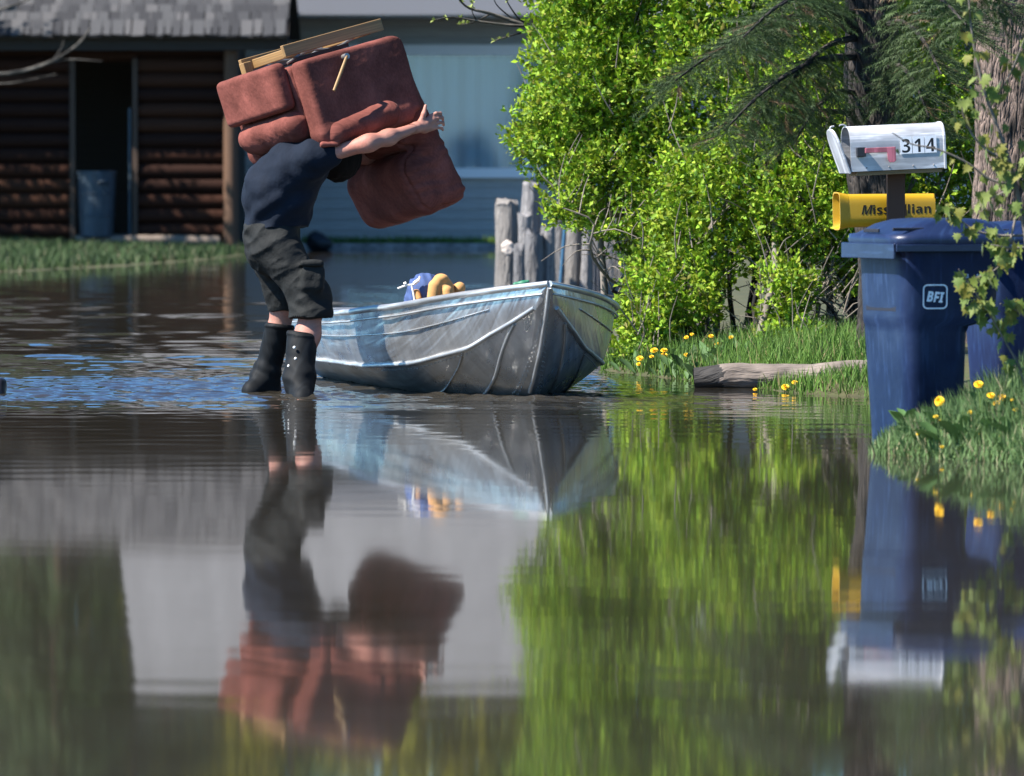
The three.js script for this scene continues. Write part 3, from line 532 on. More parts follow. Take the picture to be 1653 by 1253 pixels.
grass('bank_grass', 'green grass on the bank round the grey log and under the thicket', { count: 15000, at: (r) => { const D = 35.6 + r() * 5.8, x = X(960 + r() * 470, D); return inside(shoreRight, x, D) > -.03 ? [x, D, D > 37.7 ? 1 : .55] : null; } }, 61, .16, .008, gTone);
grass('verge_grass', 'thick green grass and weeds on the near bank beside the blue cart', { count: 27000, at: (r) => { const D = 28.0 + r() * 3.4, x = 1.5 + r() * 1.6, a = inside(shoreRight, x, D); if (a < -.1) return null; return [x, D, clamp(.42 + a * 1.1, .3, 1.15)]; } }, 62, .24, .009, gTone2);
grass('yard_grass', 'soft green grass in front of the log cabin', { count: 26000, at: (r) => { const D = 75 + r() * 18, x = -8.5 + r() * 6.2; return inside(shoreBack, x, D) > .05 ? [x, D, 1] : null; } }, 63, .15, .022, (r) => gTone2(r).multiplyScalar(.5));  // tone halved: the shade over the yard is put into the blade colour
grass('foundation_grass', 'thin strip of grass along the foot of the grey house', { count: 3500, at: (r) => [X(490 + r() * 560, 98), 97.3 + r() * .9, 1] }, 64, .16, .02, gTone);
// ---------------------------------------------------------------- aluminium boat
const DP = FP / 300;                                        // the man's depth, 300 px to the metre
{
  const D0 = 35.75, th = 14 * Math.PI / 180, L = 3.7, base = V(X(886, D0), 0, -D0);
  const boat = thing('rowing_boat', 'dented bare aluminium rowing boat afloat beside the wading man', 'boat', base);
  // own axes: x to the side (picture right), y up, z towards the bow; the bow is at z = 0
  boat.rotation.y = th;
  const gun = (s) => s < 1.55 ? .715 * (1 - Math.pow(1 - s / 1.55, 2.05)) : .715 - .05 * Math.pow((s - 1.55) / 2.15, 2);
  const sheer = [[0, .6], [.45, .535], [.9, .468], [1.5, .425], [2.3, .395], [3.7, .375]], chineH = [[0, .53], [.1, .46], [.25, .375], [.5, .25], [.9, .165], [1.5, .135], [3.7, .13]], keel = [[0, .585], [.06, .46], [.2, .24], [.34, .09], [.45, .0], [.7, -.06], [1.2, -.085], [3.7, -.09]];
  const stations = []; for (let i = 0; i <= 60; i++) stations.push(L * Math.pow(i / 60, 1.7));
  const section = (s, n = 20, inset = 0) => {                 // keel to gunwale, port or starboard half
    const g = gun(s) - inset, hg = table(sheer, s)[0], k = Math.min(table(keel, s)[0], hg - .004) + inset, hc = clamp(table(chineH, s)[0], k + .002, hg), c = Math.max(g * mix(.80, .88, sstep(.2, 1.2, s)), 0), out = [];
    for (let i = 0; i <= n; i++) { const t = i / n; if (t < .5) { const u = t * 2; out.push([c * Math.pow(u, .92), mix(k, hc, Math.pow(u, mix(1.25, 2.1, sstep(.3, 1.2, s))))]); } else { const u = t * 2 - 1; out.push([mix(c, g, u) + .012 * Math.sin(u * Math.PI), mix(hc, hg, u)]); } }
    return out;
  };
  const shell = (side, inset) => {
    const pos = [], uv = [], idx = [], n = 20;
    for (const s of stations) { let run = 0, last; for (const [w, y] of section(s, n, inset)) { const dent = inset ? 0 : .007 * nz(s * 3.1 + side, y * 5, 2) + .004 * nz(s * 9, y * 9, side); pos.push(side * Math.max(w + dent * (w > .05 ? 1 : 0), 0), y, -s); if (last) run += Math.hypot(w - last[0], y - last[1]); last = [w, y]; uv.push(s, run); } }
    for (let i = 0; i < stations.length - 1; i++) for (let j = 0; j < n; j++) { const a = i * (n + 1) + j, b = a + n + 1; idx.push(a, a + 1, b, b, a + 1, b + 1); }
    return geoOf(pos, idx, null, uv);
  };
  const alu = M([.78, .77, .75], .44, { metalness: .82, map: T.metal, roughnessMap: T.metalRough, bumpMap: T.dent, bumpScale: .012 });
  const rim = M([.78, .78, .77], .42, { metalness: .75, map: T.scuff });
  for (const s of [-1, 1]) { part('hull_side', shell(s, 0), alu, boat); part('inner_skin', shell(s, .014), alu, boat); }
  const line = (f, r, flat = 1) => { const pts = []; for (let i = 0; i < f.length; i++) pts.push(V(...f[i])); return tube(pts, r, 8, f.length * 3); };
  for (const s of [-1, 1]) {
    part('gunwale', line(stations.filter((q, i) => i % 3 === 0).map((q) => [s * (gun(q) + .004), table(sheer, q)[0] + .006, -q]), [.017]), rim, boat);
    part('lower_gunwale', line(stations.filter((q, i) => i % 3 === 0 && q > .02).map((q) => [s * (gun(q) + .008), table(sheer, q)[0] - .045, -q]), [.006]), rim, boat);
    part('chine_rail', line(stations.filter((q, i) => i % 3 === 0 && q > .05).map((q) => { const p = section(q)[10]; return [s * (p[0] + .006), p[1], -q]; }), [.0125]), rim, boat);
    // pressed ribs across the bow panels
    const at = (q, t) => { const sec = section(q), f = t * 20, k = Math.min(Math.floor(f), 19), p = sec[k].map((v, i) => mix(v, sec[k + 1][i], f - k)); return [s * (p[0] + .006), p[1], -q]; };
    part('spray_rib', line([[.2, .47], [.27, .4], [.36, .33], [.47, .26], [.6, .21], [.75, .18]].map(([q, t]) => at(q, t)), [.01]), rim, boat);
    part('lap_seam', line([[.52, .5], [.62, .42], [.76, .36], [.92, .31], [1.1, .28], [1.4, .25]].map(([q, t]) => at(q, t)), [.005]), alu, boat);
    part('strake', line([.3, .6, .9, 1.3, 1.8, 2.5, 3.6].map((q) => at(q, .78)), [.004]), alu, boat);
    const rv = new THREE.SphereGeometry(.0036, 6, 5), rivets = []; for (let i = 0; i < 36; i++) { const q = .03 + i * .0125; rivets.push(rv.clone().translate(...at(q + .03, .06 + (i % 2) * .03))); }
    for (let i = 0; i < 40; i++) { const q = .16 + i * .03; rivets.push(rv.clone().translate(...at(q, .47))); }
    const r = part('rivets', merge(rivets), alu, boat); r.userData.kind = 'stuff';
  }
  part('stem_band', line([0, .06, .13, .2, .27, .34, .42].map((q) => [0, Math.min(table(keel, q)[0], .585), -q + .012]), [.012]), rim, boat);
  // transom, benches, bow plate and its green cleat
  const sh = new THREE.Shape(), sec = section(L); sh.moveTo(-sec[20][0], sec[20][1]); for (let i = 20; i >= 0; i--) sh.lineTo(-sec[i][0], sec[i][1]); for (let i = 0; i <= 20; i++) sh.lineTo(sec[i][0], sec[i][1]);
  part('transom', new THREE.ExtrudeGeometry(sh, { depth: .03, bevelEnabled: false }).translate(0, 0, -L - .015), alu, boat);
  part('transom_cap', box(.66 * 2, .03, .05, 0, .39, -L, .008), rim, boat);
  for (const q of [.95, 2.05, 3.25]) part('bench', box((gun(q) * .82 - .05) * 2, .035, .27, 0, .27, -q, .008), alu, boat);
  const bp = new THREE.Shape(); bp.moveTo(0, 0); for (const q of [.1, .2, .3]) bp.lineTo(gun(q) - .01, q); for (const q of [.3, .2, .1]) bp.lineTo(-gun(q) + .01, q); bp.closePath();
  part('bow_plate', new THREE.ExtrudeGeometry(bp, { depth: .01, bevelEnabled: false }).rotateX(-Math.PI / 2).translate(0, .562, 0), alu, boat);
  part('cleat', sdf(blend(.02, cone(V(-.1, .565, -.16), V(-.1, .6, -.16), .014, .014), cone(V(-.14, .6, -.17), V(-.075, .615, -.15), .013, .01)), [-.19, .54, -.22], [-.02, .66, -.1], .006), M([.015, .14, .07], .5), boat);

  // ---- stuffed toy slumped inside the boat
  const TD = 36.6, q = (px, py, d = TD) => P(px, py, d), tb = q(692, 508, TD + .02);
  const toy = thing('stuffed_toy', 'tan plush toy in blue denim overalls slumped face down in the boat', 'toy', tb);
  const rel = (px, py, d) => q(px, py, d).sub(tb);
  const denim = M([.055, .105, .28], .85, { map: T.cloth }), plush = M([.68, .35, .12], .95, { map: T.cloth, sheen: .5, sheenColor: C(.8, .55, .3), sheenRoughness: .6 }), lace = M([.8, .76, .68], .8);
  const body = blend(.05, cone(rel(660, 515), rel(686, 470), .062, .088, 1, 1, 1.15), cone(rel(686, 470), rel(728, 486), .085, .06, 1, 1, 1.1));
  part('overalls', sdf((x, y, z) => body(x, y, z) + .006 * Math.sin(x * 130 + y * 60) * nz(x * 12, y * 12, z * 12) * 2, [-.24, -.25, -.25], [.26, .3, .3], .009), denim, toy);
  const head = blend(.014, ell(rel(712, 470, TD - .1), .072, .082, .07), cone(rel(702, 462, TD - .155), rel(698, 492, TD - .165), .036, .034), cone(rel(722, 470, TD - .16), rel(725, 494, TD - .165), .028, .033), ell(rel(712, 450, TD - .13), .04, .028, .04));
  part('head', sdf(head, [-.2, -.2, -.2], [.3, .34, .36], .007), plush, toy);
  part('paw', sdf(blend(.02, cone(rel(734, 466, TD - .05), rel(742, 464, TD - .08), .022, .03), ell(rel(741, 467, TD - .08), .024, .02, .024)), [-.1, -.1, -.15], [.35, .35, .3], .007), plush, toy);
  part('paw', sdf(cone(rel(672, 474, TD - .1), rel(676, 482, TD - .12), .024, .016), [-.25, -.25, -.1], [.2, .25, .35], .007), plush, toy);
  const ld = TD - .125;
  for (const [a, r] of [[[[642, 466], [655, 461], [668, 459], [675, 454], [678, 446]], .006], [[[664, 459], [667, 472], [669, 484], [669, 496]], .006], [[[652, 459], [656, 457]], .01], [[[668, 458], [676, 452]], .011]]) part('lace', tube(a.map(([x, y]) => rel(x, y, ld)), [r], 6, 12), lace, toy);
}

// ---------------------------------------------------------------- the man
{
  const J = (px, py, dz = 0) => P(px, py, DP + dz), base = V(J(460, 640).x, -.06, -DP);
  const man = thing('person', 'person in navy T-shirt, dark cargo shorts and black rubber boots carrying a chair', 'person', base);
  const skin = M([.45, .25, .195], .6, { map: T.skin, specularIntensity: .6, bumpMap: T.fine, bumpScale: .0012 });
  const shirtM = M([.011, .017, .03], .85, { map: T.cloth, bumpMap: T.fine, bumpScale: .003, specularIntensity: .25, sheen: .12, sheenColor: C(.35, .45, .6), sheenRoughness: .5 });
  const shortsM = M([.022, .0235, .023], .8, { bumpMap: T.fine, bumpScale: .004, specularIntensity: .3, map: T.cloth });
  const bootM = M([.008, .01, .012], .7, { specularIntensity: .35, map: T.scuff });
  // joints
  const hipN = J(448, 398, -.11), hipF = J(432, 395, .12), kneeN = J(503, 492, -.16), kneeF = J(458, 492, .17), ankN = J(483, 612, -.3), ankF = J(429, 606, .24), pel = J(438, 372), mid = J(452, 306), chest = J(474, 276, -.02), shN = J(503, 257, -.2), shF = J(505, 262, .24);
  const elbN = J(595, 231, -.25), wriN = J(672, 206, -.015), elbF = J(596, 250, .42), wriF = J(650, 230, .62), neck = J(520, 258, .02), headC = J(550, 256, .08);
  const bodyF = blend(.05,
    cone(pel, mid, .13, .15, 1, 1, 1.15), cone(mid, chest, .15, .12, 1, 1, 1.3), cone(chest, neck, .1, .06), cone(neck, headC, .055, .075), ell(headC, .095, .115, .085), ell(J(553, 262, .15), .055, .06, .05), ell(J(556, 266, .205), .02, .018, .018),
    cone(shN, elbN, .043, .041), cone(elbN, J(627, 222, -.175), .041, .038), cone(J(627, 222, -.175), wriN, .038, .027), cone(shF, elbF, .055, .044), cone(elbF, wriF, .042, .03), ell(wriF.clone().add(V(.04, .01, 0)), .05, .035, .04), cone(chest, shN, .1, .06), cone(chest, shF, .1, .06),
    cone(hipN, kneeN, .095, .066), cone(kneeN, J(497, 540, -.2), .064, .062), cone(J(497, 540, -.2), ankN, .062, .045), cone(hipF, kneeF, .095, .066), cone(kneeF, J(448, 540, .19), .064, .06), cone(J(448, 540, .19), ankF, .06, .045));
  const lo = [base.x - .4, -.05, -DP - .75], hi = [base.x + .95, 1.5, -DP + .5];
  const bodyG = sdf(bodyF, lo, hi, .0145);
  // near hand, laid over the chair's side with its fingers round the rear edge
  const h = (px, py, dz) => J(px, py, dz);
  const fing = (a, b, c, d, r) => blend(.006, cone(a, b, r, r * .95), cone(b, c, r * .95, r * .88), cone(c, d, r * .88, r * .75));
  const handF = blend(.012,
    cone(J(655, 212, -.07), wriN, .033, .029), cone(wriN, h(684, 203, .02), .03, .032, 1, 1, .75), cone(h(684, 201, .02), h(697, 193, .045), .03, .024, 1, 1, .7), cone(h(684, 207, .025), h(697, 204, .05), .03, .024, 1, 1, .7),
    fing(h(695, 187, .045), h(704, 183, .05), h(711, 183, .08), h(712, 187, .13), .0095), fing(h(697, 193, .05), h(707, 190, .055), h(714, 190, .09), h(715, 194, .14), .0098), fing(h(697, 200, .05), h(708, 198, .06), h(715, 198, .095), h(716, 202, .14), .0095), fing(h(696, 207, .05), h(706, 206, .06), h(713, 207, .09), h(715, 210, .13), .0085),
    cone(h(679, 198, .01), h(684, 184, .015), .018, .0125), cone(h(684, 184, .015), h(687, 171, .03), .0125, .009));
  const wl = J(650, 225, .25), wh = J(722, 160, -.05);
  const handG = sdf(handF, [wl.x, wl.y, wl.z], [wh.x, wh.y, wh.z], .0036);
  wpart('body', merge([bodyG, handG]), skin, man);
  const hairF = blend(.03, ell(headC.clone().add(V(-.012, .01, 0)), .122, .138, .116), cone(neck, headC, .07, .1));
  wpart('hair', sdf((x, y, z) => Math.max(hairF(x, y, z) + .006 * nz(x * 40, y * 14, z * 40), (x - headC.x) * .2 - (y - headC.y) * .25 - (z - headC.z) * .95 - .045), [headC.x - .3, headC.y - .25, headC.z - .2], [headC.x + .2, headC.y + .22, headC.z + .2], .009), M([.01, .008, .007], .8, { specularIntensity: .2 }), man);
  // clothes
  const wrinkle = (k, a) => (x, y, z) => a * nz(x * k, y * k * 1.7 + z * 3, z * k) + a * .5 * nz(x * k * 2.6 + y * 9, y * k * 2, z * k * 2);
  const shirtF = (() => {
    const b = blend(.07, cone(J(443, 380), mid, .165, .185, 1, 1, 1.15), cone(mid, chest, .186, .16, 1, 1, 1.3), cone(chest, J(500, 262), .135, .1, 1, 1, 1.6), cone(J(492, 262, -.12), J(505, 256, -.2), .1, .085), cone(J(505, 256, -.2), J(530, 249, -.2), .085, .072), cone(J(492, 266, .12), J(530, 262, .28), .085, .072)), w = wrinkle(6, .012), ph = J(440, 367).y;
    return (x, y, z) => { const d = b(x, y, z) + w(x, y, z) + .007 * Math.sin((y - x * .8 + .05 * nz(x * 5, y * 5, z * 5)) * 42) * sstep(1.2, .95, y); return Math.max(d, ph + .02 * nz(x * 8, z * 8) - y); };
  })();
  wpart('shirt', sdf(shirtF, lo, [base.x + .55, 1.5, hi[2]], .0105), shirtM, man);
  const shortsF = (() => {
    const fold = (x, y, z) => .005 * (1 - 3 * Math.abs(nz(x * 7 + y * 5, y * 13 - x * 6, z * 6))) ;
    const b = blend(.05, cone(pel, J(440, 400), .152, .15, 1, 1, 1.2), cone(hipN, J(500, 478, -.16), .122, .106), cone(J(500, 478, -.16), J(502, 512, -.18), .106, .118), cone(hipF, J(462, 480, .16), .12, .095), cone(J(462, 480, .16), J(459, 505, .17), .095, .085)), w = wrinkle(8, .01), yN = J(500, 512).y, yF = J(500, 503).y;
    const pocket = rbox(J(505, 448, -.275).x, J(505, 448).y, J(0, 0, -.275).z, .06, .07, .03, .028), flap = rbox(J(503, 424, -.29).x, J(503, 424).y, J(0, 0, -.285).z, .064, .018, .036, .016);
    return (x, y, z) => { let d = b(x, y, z) + w(x, y, z) * .6 - fold(x, y, z) + .003 * Math.sin(y * 58 + x * 34 + 5 * nz(x * 5, y * 5, z * 5)) * (.4 + clamp(nz(x * 9, y * 9, z * 9) * 2)); d = smin(d, Math.min(pocket(x, y, z), flap(x, y, z)) + .008 * nz(x * 14, y * 14, z * 14), .03); const hem = mix(yN, yF, sstep(-.05, .08, -z - DP)) + .015 * nz(x * 9, z * 9); return Math.max(d, hem - y); };
  })();
  wpart('shorts', sdf(shortsF, lo, [base.x + .45, 1.1, hi[2]], .0105), shortsM, man);
  const boot = (top, ank, heel, toe, rTop, rAnk, yTop) => { const shaft = cone(top, ank, rTop, rAnk), foot = blend(.05, cone(ank, heel, rAnk, .052), cone(heel, toe, .055, .048), cone(ank, toe, rAnk * .9, .045)), b = blend(.05, shaft, foot); return (x, y, z) => { const d = b(x, y, z) + .004 * nz(x * 6, y * 8, z * 6) + .003 * Math.sin(y * 88 + x * 34 + 3 * nz(x * 5, y * 5, z * 9)) * Math.exp(-Math.pow((y - .13) / .075, 2)) - .006 * Math.exp(-Math.pow((y - yTop + .018 + (x - top.x) * .12) / .008, 2)) + .003 * nz(x * 18, y * 18, z * 18); return Math.max(d, y - yTop - (x - top.x) * -.12); }; };
  const bF = boot(J(452, 522, .17), ankF, J(436, 634, .24), J(406, 632, .14), .078, .064, J(0, 524).y), bN = boot(J(489, 528, -.19), ankN, J(484, 640, -.3), J(488, 645, -.44), .086, .074, J(0, 534).y);
  wpart('boot', sdf(bF, lo, [base.x + .5, .6, hi[2]], .0105), bootM, man);
  const bn = wpart('boot', sdf(bN, lo, [base.x + .5, .6, hi[2]], .0105), bootM, man);
  for (const [px, py] of [[475, 561], [477, 579], [466, 591]]) wpart('stud', new THREE.SphereGeometry(.008, 10, 8).translate(...J(px, py, -.335).toArray()), M([.85, .85, .82], .4), bn, man);
}

// ---------------------------------------------------------------- the armchair, upside down on his back
{
  const al = 36 * Math.PI / 180, A = P(487, 97, DP - .3);
  const ch = thing('recliner_chair', 'worn maroon velour recliner armchair carried upside down on a back', 'armchair', A);
  const bx = V(Math.cos(al), 0, -Math.sin(al)), by = V(0, -1, 0), roll = new THREE.Matrix4().makeRotationZ(16.5 * Math.PI / 180), bz = bx.clone().cross(by);
  ch.scale.set(1.045, 1, .9); ch.quaternion.setFromRotationMatrix(roll.multiply(new THREE.Matrix4().makeBasis(bx, by, bz)));
  // own axes: x front to back, y the chair's up, z from the near arm to the far one
  const vel = M([.25, .082, .064], .9, { map: T.velour, bumpMap: T.fine, bumpScale: .0025, specularIntensity: .2, sheen: .3, sheenColor: C(.75, .42, .36), sheenRoughness: .4 });
  const wood = M([.55, .32, .12], .6, { map: T.grain }), steel = M([.35, .33, .3], .4, { metalness: .8 });
  const soft = (f, a = .006) => (x, y, z) => f(x, y, z) + a * nz(x * 7, y * 7, z * 7) + a * .35 * nz(x * 23, y * 23, z * 23);
  for (const z of [0, .7]) {
    part('arm', sdf(soft(blend(.03, (x, y, zz) => Math.max(rbox(.325, .215, z + .075, .325, .215, .075, .028)(x, y, zz), len3(Math.max(x - .57, 0), Math.max(.08 - y, 0), 0) - .08), rbox(.3, .42, z + .075, .3, .06, .078, .05)), .0022), [-.06, -.06, z - .06], [.72, .54, z + .21], .011), vel, ch);
    part('arm_pad', sdf(soft(cone(V(.1, .425, z + .06), V(.42, .40, z + .06), .078, .088, 1.1, .95, 1.45), .008), [-.03, .28, z - .1], [.56, .54, z + .24], .009), vel, ch);
  }
  part('arm_front_gather', sdf(blend(.012, cone(V(-.012, .462, .02), V(.06, .485, -.008), .016, .01), cone(V(.0, .47, .05), V(.07, .47, -.012), .014, .012), cone(V(.05, .445, -.01), V(.075, .47, -.014), .01, .008)), [-.06, .4, -.05], [.12, .53, .1], .006), vel, ch);
  part('seat', sdf(soft(rbox(.27, .2, .425, .28, .19, .275, .03)), [-.06, -.03, .1], [.6, .44, .76], .014), vel, ch);
  part('footrest', sdf(soft(rbox(-.055, .105, .48, .045, .13, .325, .032), .003), [-.15, -.08, .1], [.05, .3, .87], .011), vel, ch);
  part('seat_cushion', sdf(soft(blend(.04, rbox(.17, .33, .46, .24, .085, .3, .06), cone(V(-.035, .315, .2), V(-.035, .315, .72), .06, .06)), .009), [-.14, .2, .1], [.5, .47, .82], .012), vel, ch);
  // back: a tilted slab with two soft cushions that meet in a deep crease
  const tilt = (f) => (x, y, z) => { const a = .19, dx = x - .6, dy = y - .05; return f(dx * Math.cos(a) - dy * Math.sin(a), dx * Math.sin(a) + dy * Math.cos(a), z); };
  const back = tilt((x, y, z) => { const slab = rbox(-.035, .455, .425, .085, .475, .385, .08)(x, y, z), top = rbox(-.13, .74, .425, .13, .185, .365, .11)(x, y, z), low = rbox(-.105, .38, .425, .1, .165, .335, .07)(x, y, z), edge = Math.exp(-Math.pow((z - .1) / .07, 2)) * .006 * Math.sin(y * 95 + 7 * nz(y * 5, x * 7, z * 4)) * clamp(.45 + 1.6 * nz(y * 6, x * 3, 4)) + .012 * Math.exp(-Math.pow((z - .155 + .05 * y) / .008, 2)); return smin(slab, Math.min(smin(top, low, .012)), .03) + edge + .009 * nz(x * 6, y * 6, z * 6) + .003 * nz(x * 25, y * 25, z * 25); });
  part('backrest', sdf(back, [.18, -.08, -.04], [.97, 1.14, .89], .0125), vel, ch);
  // wooden base and its fittings
  for (const [n, g] of [['base_rail', box(.64, .065, .03, .335, -.075, .19, .004)], ['base_rail', box(.64, .065, .03, .335, -.075, .66, .004)], ['base_crossbar', box(.035, .05, .5, .1, -.065, .43, .004)], ['base_crossbar', box(.035, .05, .5, .55, -.065, .43, .004)], ['base_block', box(.05, .07, .05, .02, -.05, .62, .004)]]) part(n, g, wood, ch);
  for (const z of [.24, .6]) part('mechanism_bar', tube([V(.05, -.01, z), V(.2, -.045, z), V(.36, -.02, z), V(.5, -.05, z)], [.008], 6, 10), steel, ch);
  part('mechanism_plate', box(.34, .02, .4, .27, -.018, .42), M([.05, .04, .035], .9), ch);
  const lv = part('lever', tube([V(.255, .045, -.035), V(.2, .1, -.05), V(.105, .205, -.055)], [.008, .0095, .0085], 8, 12), wood, ch);
  part('lever_pivot', new THREE.CylinderGeometry(.016, .016, .05, 16).rotateX(Math.PI / 2).translate(.255, .045, -.014), steel, lv);
  part('loose_thread', tube([V(.06, .40, .42), V(-.085, .42, .44), V(-.09, .46, .45), V(-.085, .5, .45)], [.0022], 5, 12), M([.7, .65, .6], .9), ch);
}

// ---------------------------------------------------------------- mailbox and newspaper box on their post
const canvasTex = (w, h, draw) => { const c = document.createElement('canvas'); c.width = w; c.height = h; const g = c.getContext('2d'); draw(g, w, h); const t = new THREE.CanvasTexture(c); t.colorSpace = THREE.SRGBColorSpace; return t; };
{
  const D = 35.4, s = FP / D, foot = V(X(1446, D + .1), .04, -(D + .1));
  const post = single('mailbox_post', (() => { const g = new RoundedBoxGeometry(.092, 1.19, .092, 3, .006).translate(0, .595 - .03, 0); return g; })(), M([.14, .07, .045], .85, { map: T.grain }), 'square brown wooden post holding the white mailbox', 'post');
  post.position.copy(foot);
  // mailbox
  const yaw = 12 * Math.PI / 180, c = P(1443, 240, D), mb = thing('mailbox', 'white metal mailbox numbered 314 with open door and red flag', 'mailbox', V(c.x, P(0, 274, D).y, c.z));
  mb.rotation.set(0, yaw, .045, 'YXZ');                       // own x along the box, its door end at -x
  const Lm = .505, w = .19, hh = .235, white = M([.66, .67, .69], .42, { metalness: .15, map: T.scuff });
  const outline = (k = 0) => { const o = []; o.push([-w / 2 + k, k]); for (let i = 0; i <= 24; i++) { const a = Math.PI - i / 24 * Math.PI, cx = Math.cos(a), sy = Math.sin(a); o.push([Math.sign(cx) * Math.pow(Math.abs(cx), .75) * (w / 2 - k), .135 + Math.pow(sy, .85) * (hh - .135 - k)]); } o.push([w / 2 - k, k]); return o; };
  const shp = new THREE.Shape(outline().map(([a, b]) => new THREE.Vector2(a, b))); shp.holes.push(new THREE.Path(outline(.004).map(([a, b]) => new THREE.Vector2(a, b)).reverse()));
  part('body', new THREE.ExtrudeGeometry(shp, { depth: Lm, bevelEnabled: false, curveSegments: 24 }).rotateY(Math.PI / 2).translate(-Lm / 2, 0, 0), white, mb);
  const solid = new THREE.Shape(outline().map(([a, b]) => new THREE.Vector2(a, b)));
  part('back_plate', new THREE.ExtrudeGeometry(solid, { depth: .008, bevelEnabled: true, bevelSize: .005, bevelThickness: .003, bevelSegments: 2 }).rotateY(Math.PI / 2).translate(Lm / 2 - .004, 0, 0), white, mb);
  const door = part('door', new THREE.ExtrudeGeometry(solid, { depth: .006, bevelEnabled: true, bevelSize: .005, bevelThickness: .004, bevelSegments: 2 }).rotateY(Math.PI / 2), white, mb);
  door.position.set(-Lm / 2 - .012, -.004, 0); door.rotation.z = .31;
  part('door_latch', tube([V(0, hh - .01, 0), V(.012, hh + .012, 0), V(.03, hh + .01, 0)], [.006], 6, 6), white, door);
  part('latch_clip', tube([V(-Lm / 2 + .01, hh - .002, 0), V(-Lm / 2 - .01, hh + .01, 0), V(-Lm / 2 - .03, hh + .006, 0)], [.005], 6, 6), white, mb);
  part('mounting_board', box(.46, .02, .15, .01, -.0125, 0, .003), M([.42, .3, .16], .8, { map: T.grain }), mb);
  for (const x of [-.17, -.05, .08, .19]) part('screw', new THREE.SphereGeometry(.004, 8, 6).translate(x, .018, w / 2 + .001), M([.2, .18, .17], .5), mb);
  const flagM = M([.55, .16, .2], .5, { map: T.scuff }), fz = w / 2 + .012;
  part('flag_bracket', box(.048, .05, .024, -.2, .1, w / 2 + .011, .004), M([.015, .016, .02], .5), mb);
  const fs = new THREE.Shape([[-.18, .118], [-.02, .118], [-.02, .05], [-.03, .042], [-.052, .042], [-.06, .055], [-.062, .096], [-.18, .096]].map(([a, b]) => new THREE.Vector2(a, b)));
  part('flag', new THREE.ExtrudeGeometry(fs, { depth: .003, bevelEnabled: true, bevelSize: .002, bevelThickness: .001, bevelSegments: 1 }).translate(0, 0, fz + .012), flagM, mb);
  ['3', '1', '4'].forEach((n, i) => {
    const t = canvasTex(96, 128, (g, W, H) => { g.fillStyle = '#e9ebee'; g.fillRect(0, 0, W, H); g.fillStyle = '#0b0c10'; g.font = 'bold 142px sans-serif'; g.textAlign = 'center'; g.textBaseline = 'middle'; g.fillText(n, W / 2, H / 2 + 6); });
    part('number_plate', new THREE.BoxGeometry(.062, .088, .002).translate(.045 + i * .066, .125, w / 2 + .0025), M([1, 1, 1], .5, { map: t }), mb);
  });
  // newspaper box, behind the post
  const yc = P(1436, 340, D + .25), nb = thing('newspaper_box', 'yellow plastic newspaper box with black lettering behind the wooden post', 'newspaper box', V(yc.x, P(0, 366, D + .25).y, yc.z));
  nb.rotation.set(0, yaw, .02, 'YXZ');
  const yel = M([.78, .46, .015], .45, { map: T.scuff }), bw = .13, bh = .175, bl = .47;
  const ring = (x0, x1, grow0, grow1) => { const pos = [], idx = [], o = []; for (let i = 0; i < 32; i++) { const a = i / 32 * 2 * Math.PI, e = 5, cx = Math.cos(a), sy = Math.sin(a), r = Math.pow(Math.pow(Math.abs(cx), e) + Math.pow(Math.abs(sy), e), -1 / e); o.push([r * cx, r * sy]); } for (const [x, k] of [[x0, grow0], [x1, grow1]]) for (const [a, b] of o) pos.push(x, bh / 2 + b * (bh / 2 + k), a * (bw / 2 + k)); for (let i = 0; i < 32; i++) { const j = (i + 1) % 32; idx.push(i, j, 32 + i, j, 32 + j, 32 + i); } return geoOf(pos, idx); };
  part('body', merge([ring(-bl / 2, bl / 2, 0, -.006), ring(-bl / 2, bl / 2, -.005, -.011)]), yel, nb);
  part('mouth_rim', merge([ring(-bl / 2 - .05, -bl / 2, .012, .001), ring(-bl / 2 - .05, -bl / 2, .005, -.005), ring(-bl / 2 - .05, -bl / 2 - .0501, .012, .005)]), yel, nb);
  part('end_cap', box(.006, bh - .016, bw - .016, bl / 2 - .006, bh / 2, 0), yel, nb);
  const words = canvasTex(1024, 192, (g, W, H) => { g.clearRect(0, 0, W, H); g.fillStyle = '#0c0b08'; g.textBaseline = 'alphabetic'; g.font = 'italic bold 178px sans-serif'; g.fillText('M', 6, 150); g.font = 'bold 168px sans-serif'; const x = 170; g.save(); g.translate(x, 150); const m = g.measureText('issoulian').width; g.scale((W - x - 10) / m, 1); g.fillText('issoulian', 0, 0); g.restore(); });
  part('lettering', new THREE.PlaneGeometry(.395, .074).rotateY(.0128).translate(.022, .088, bw / 2 - .0023), M([1, 1, 1], .6, { map: words, transparent: true }), nb);
  part('bracket', box(.05, .06, .1, .03, bh / 2, bw / 2 + .03), M([.14, .07, .045], .85), nb);
}

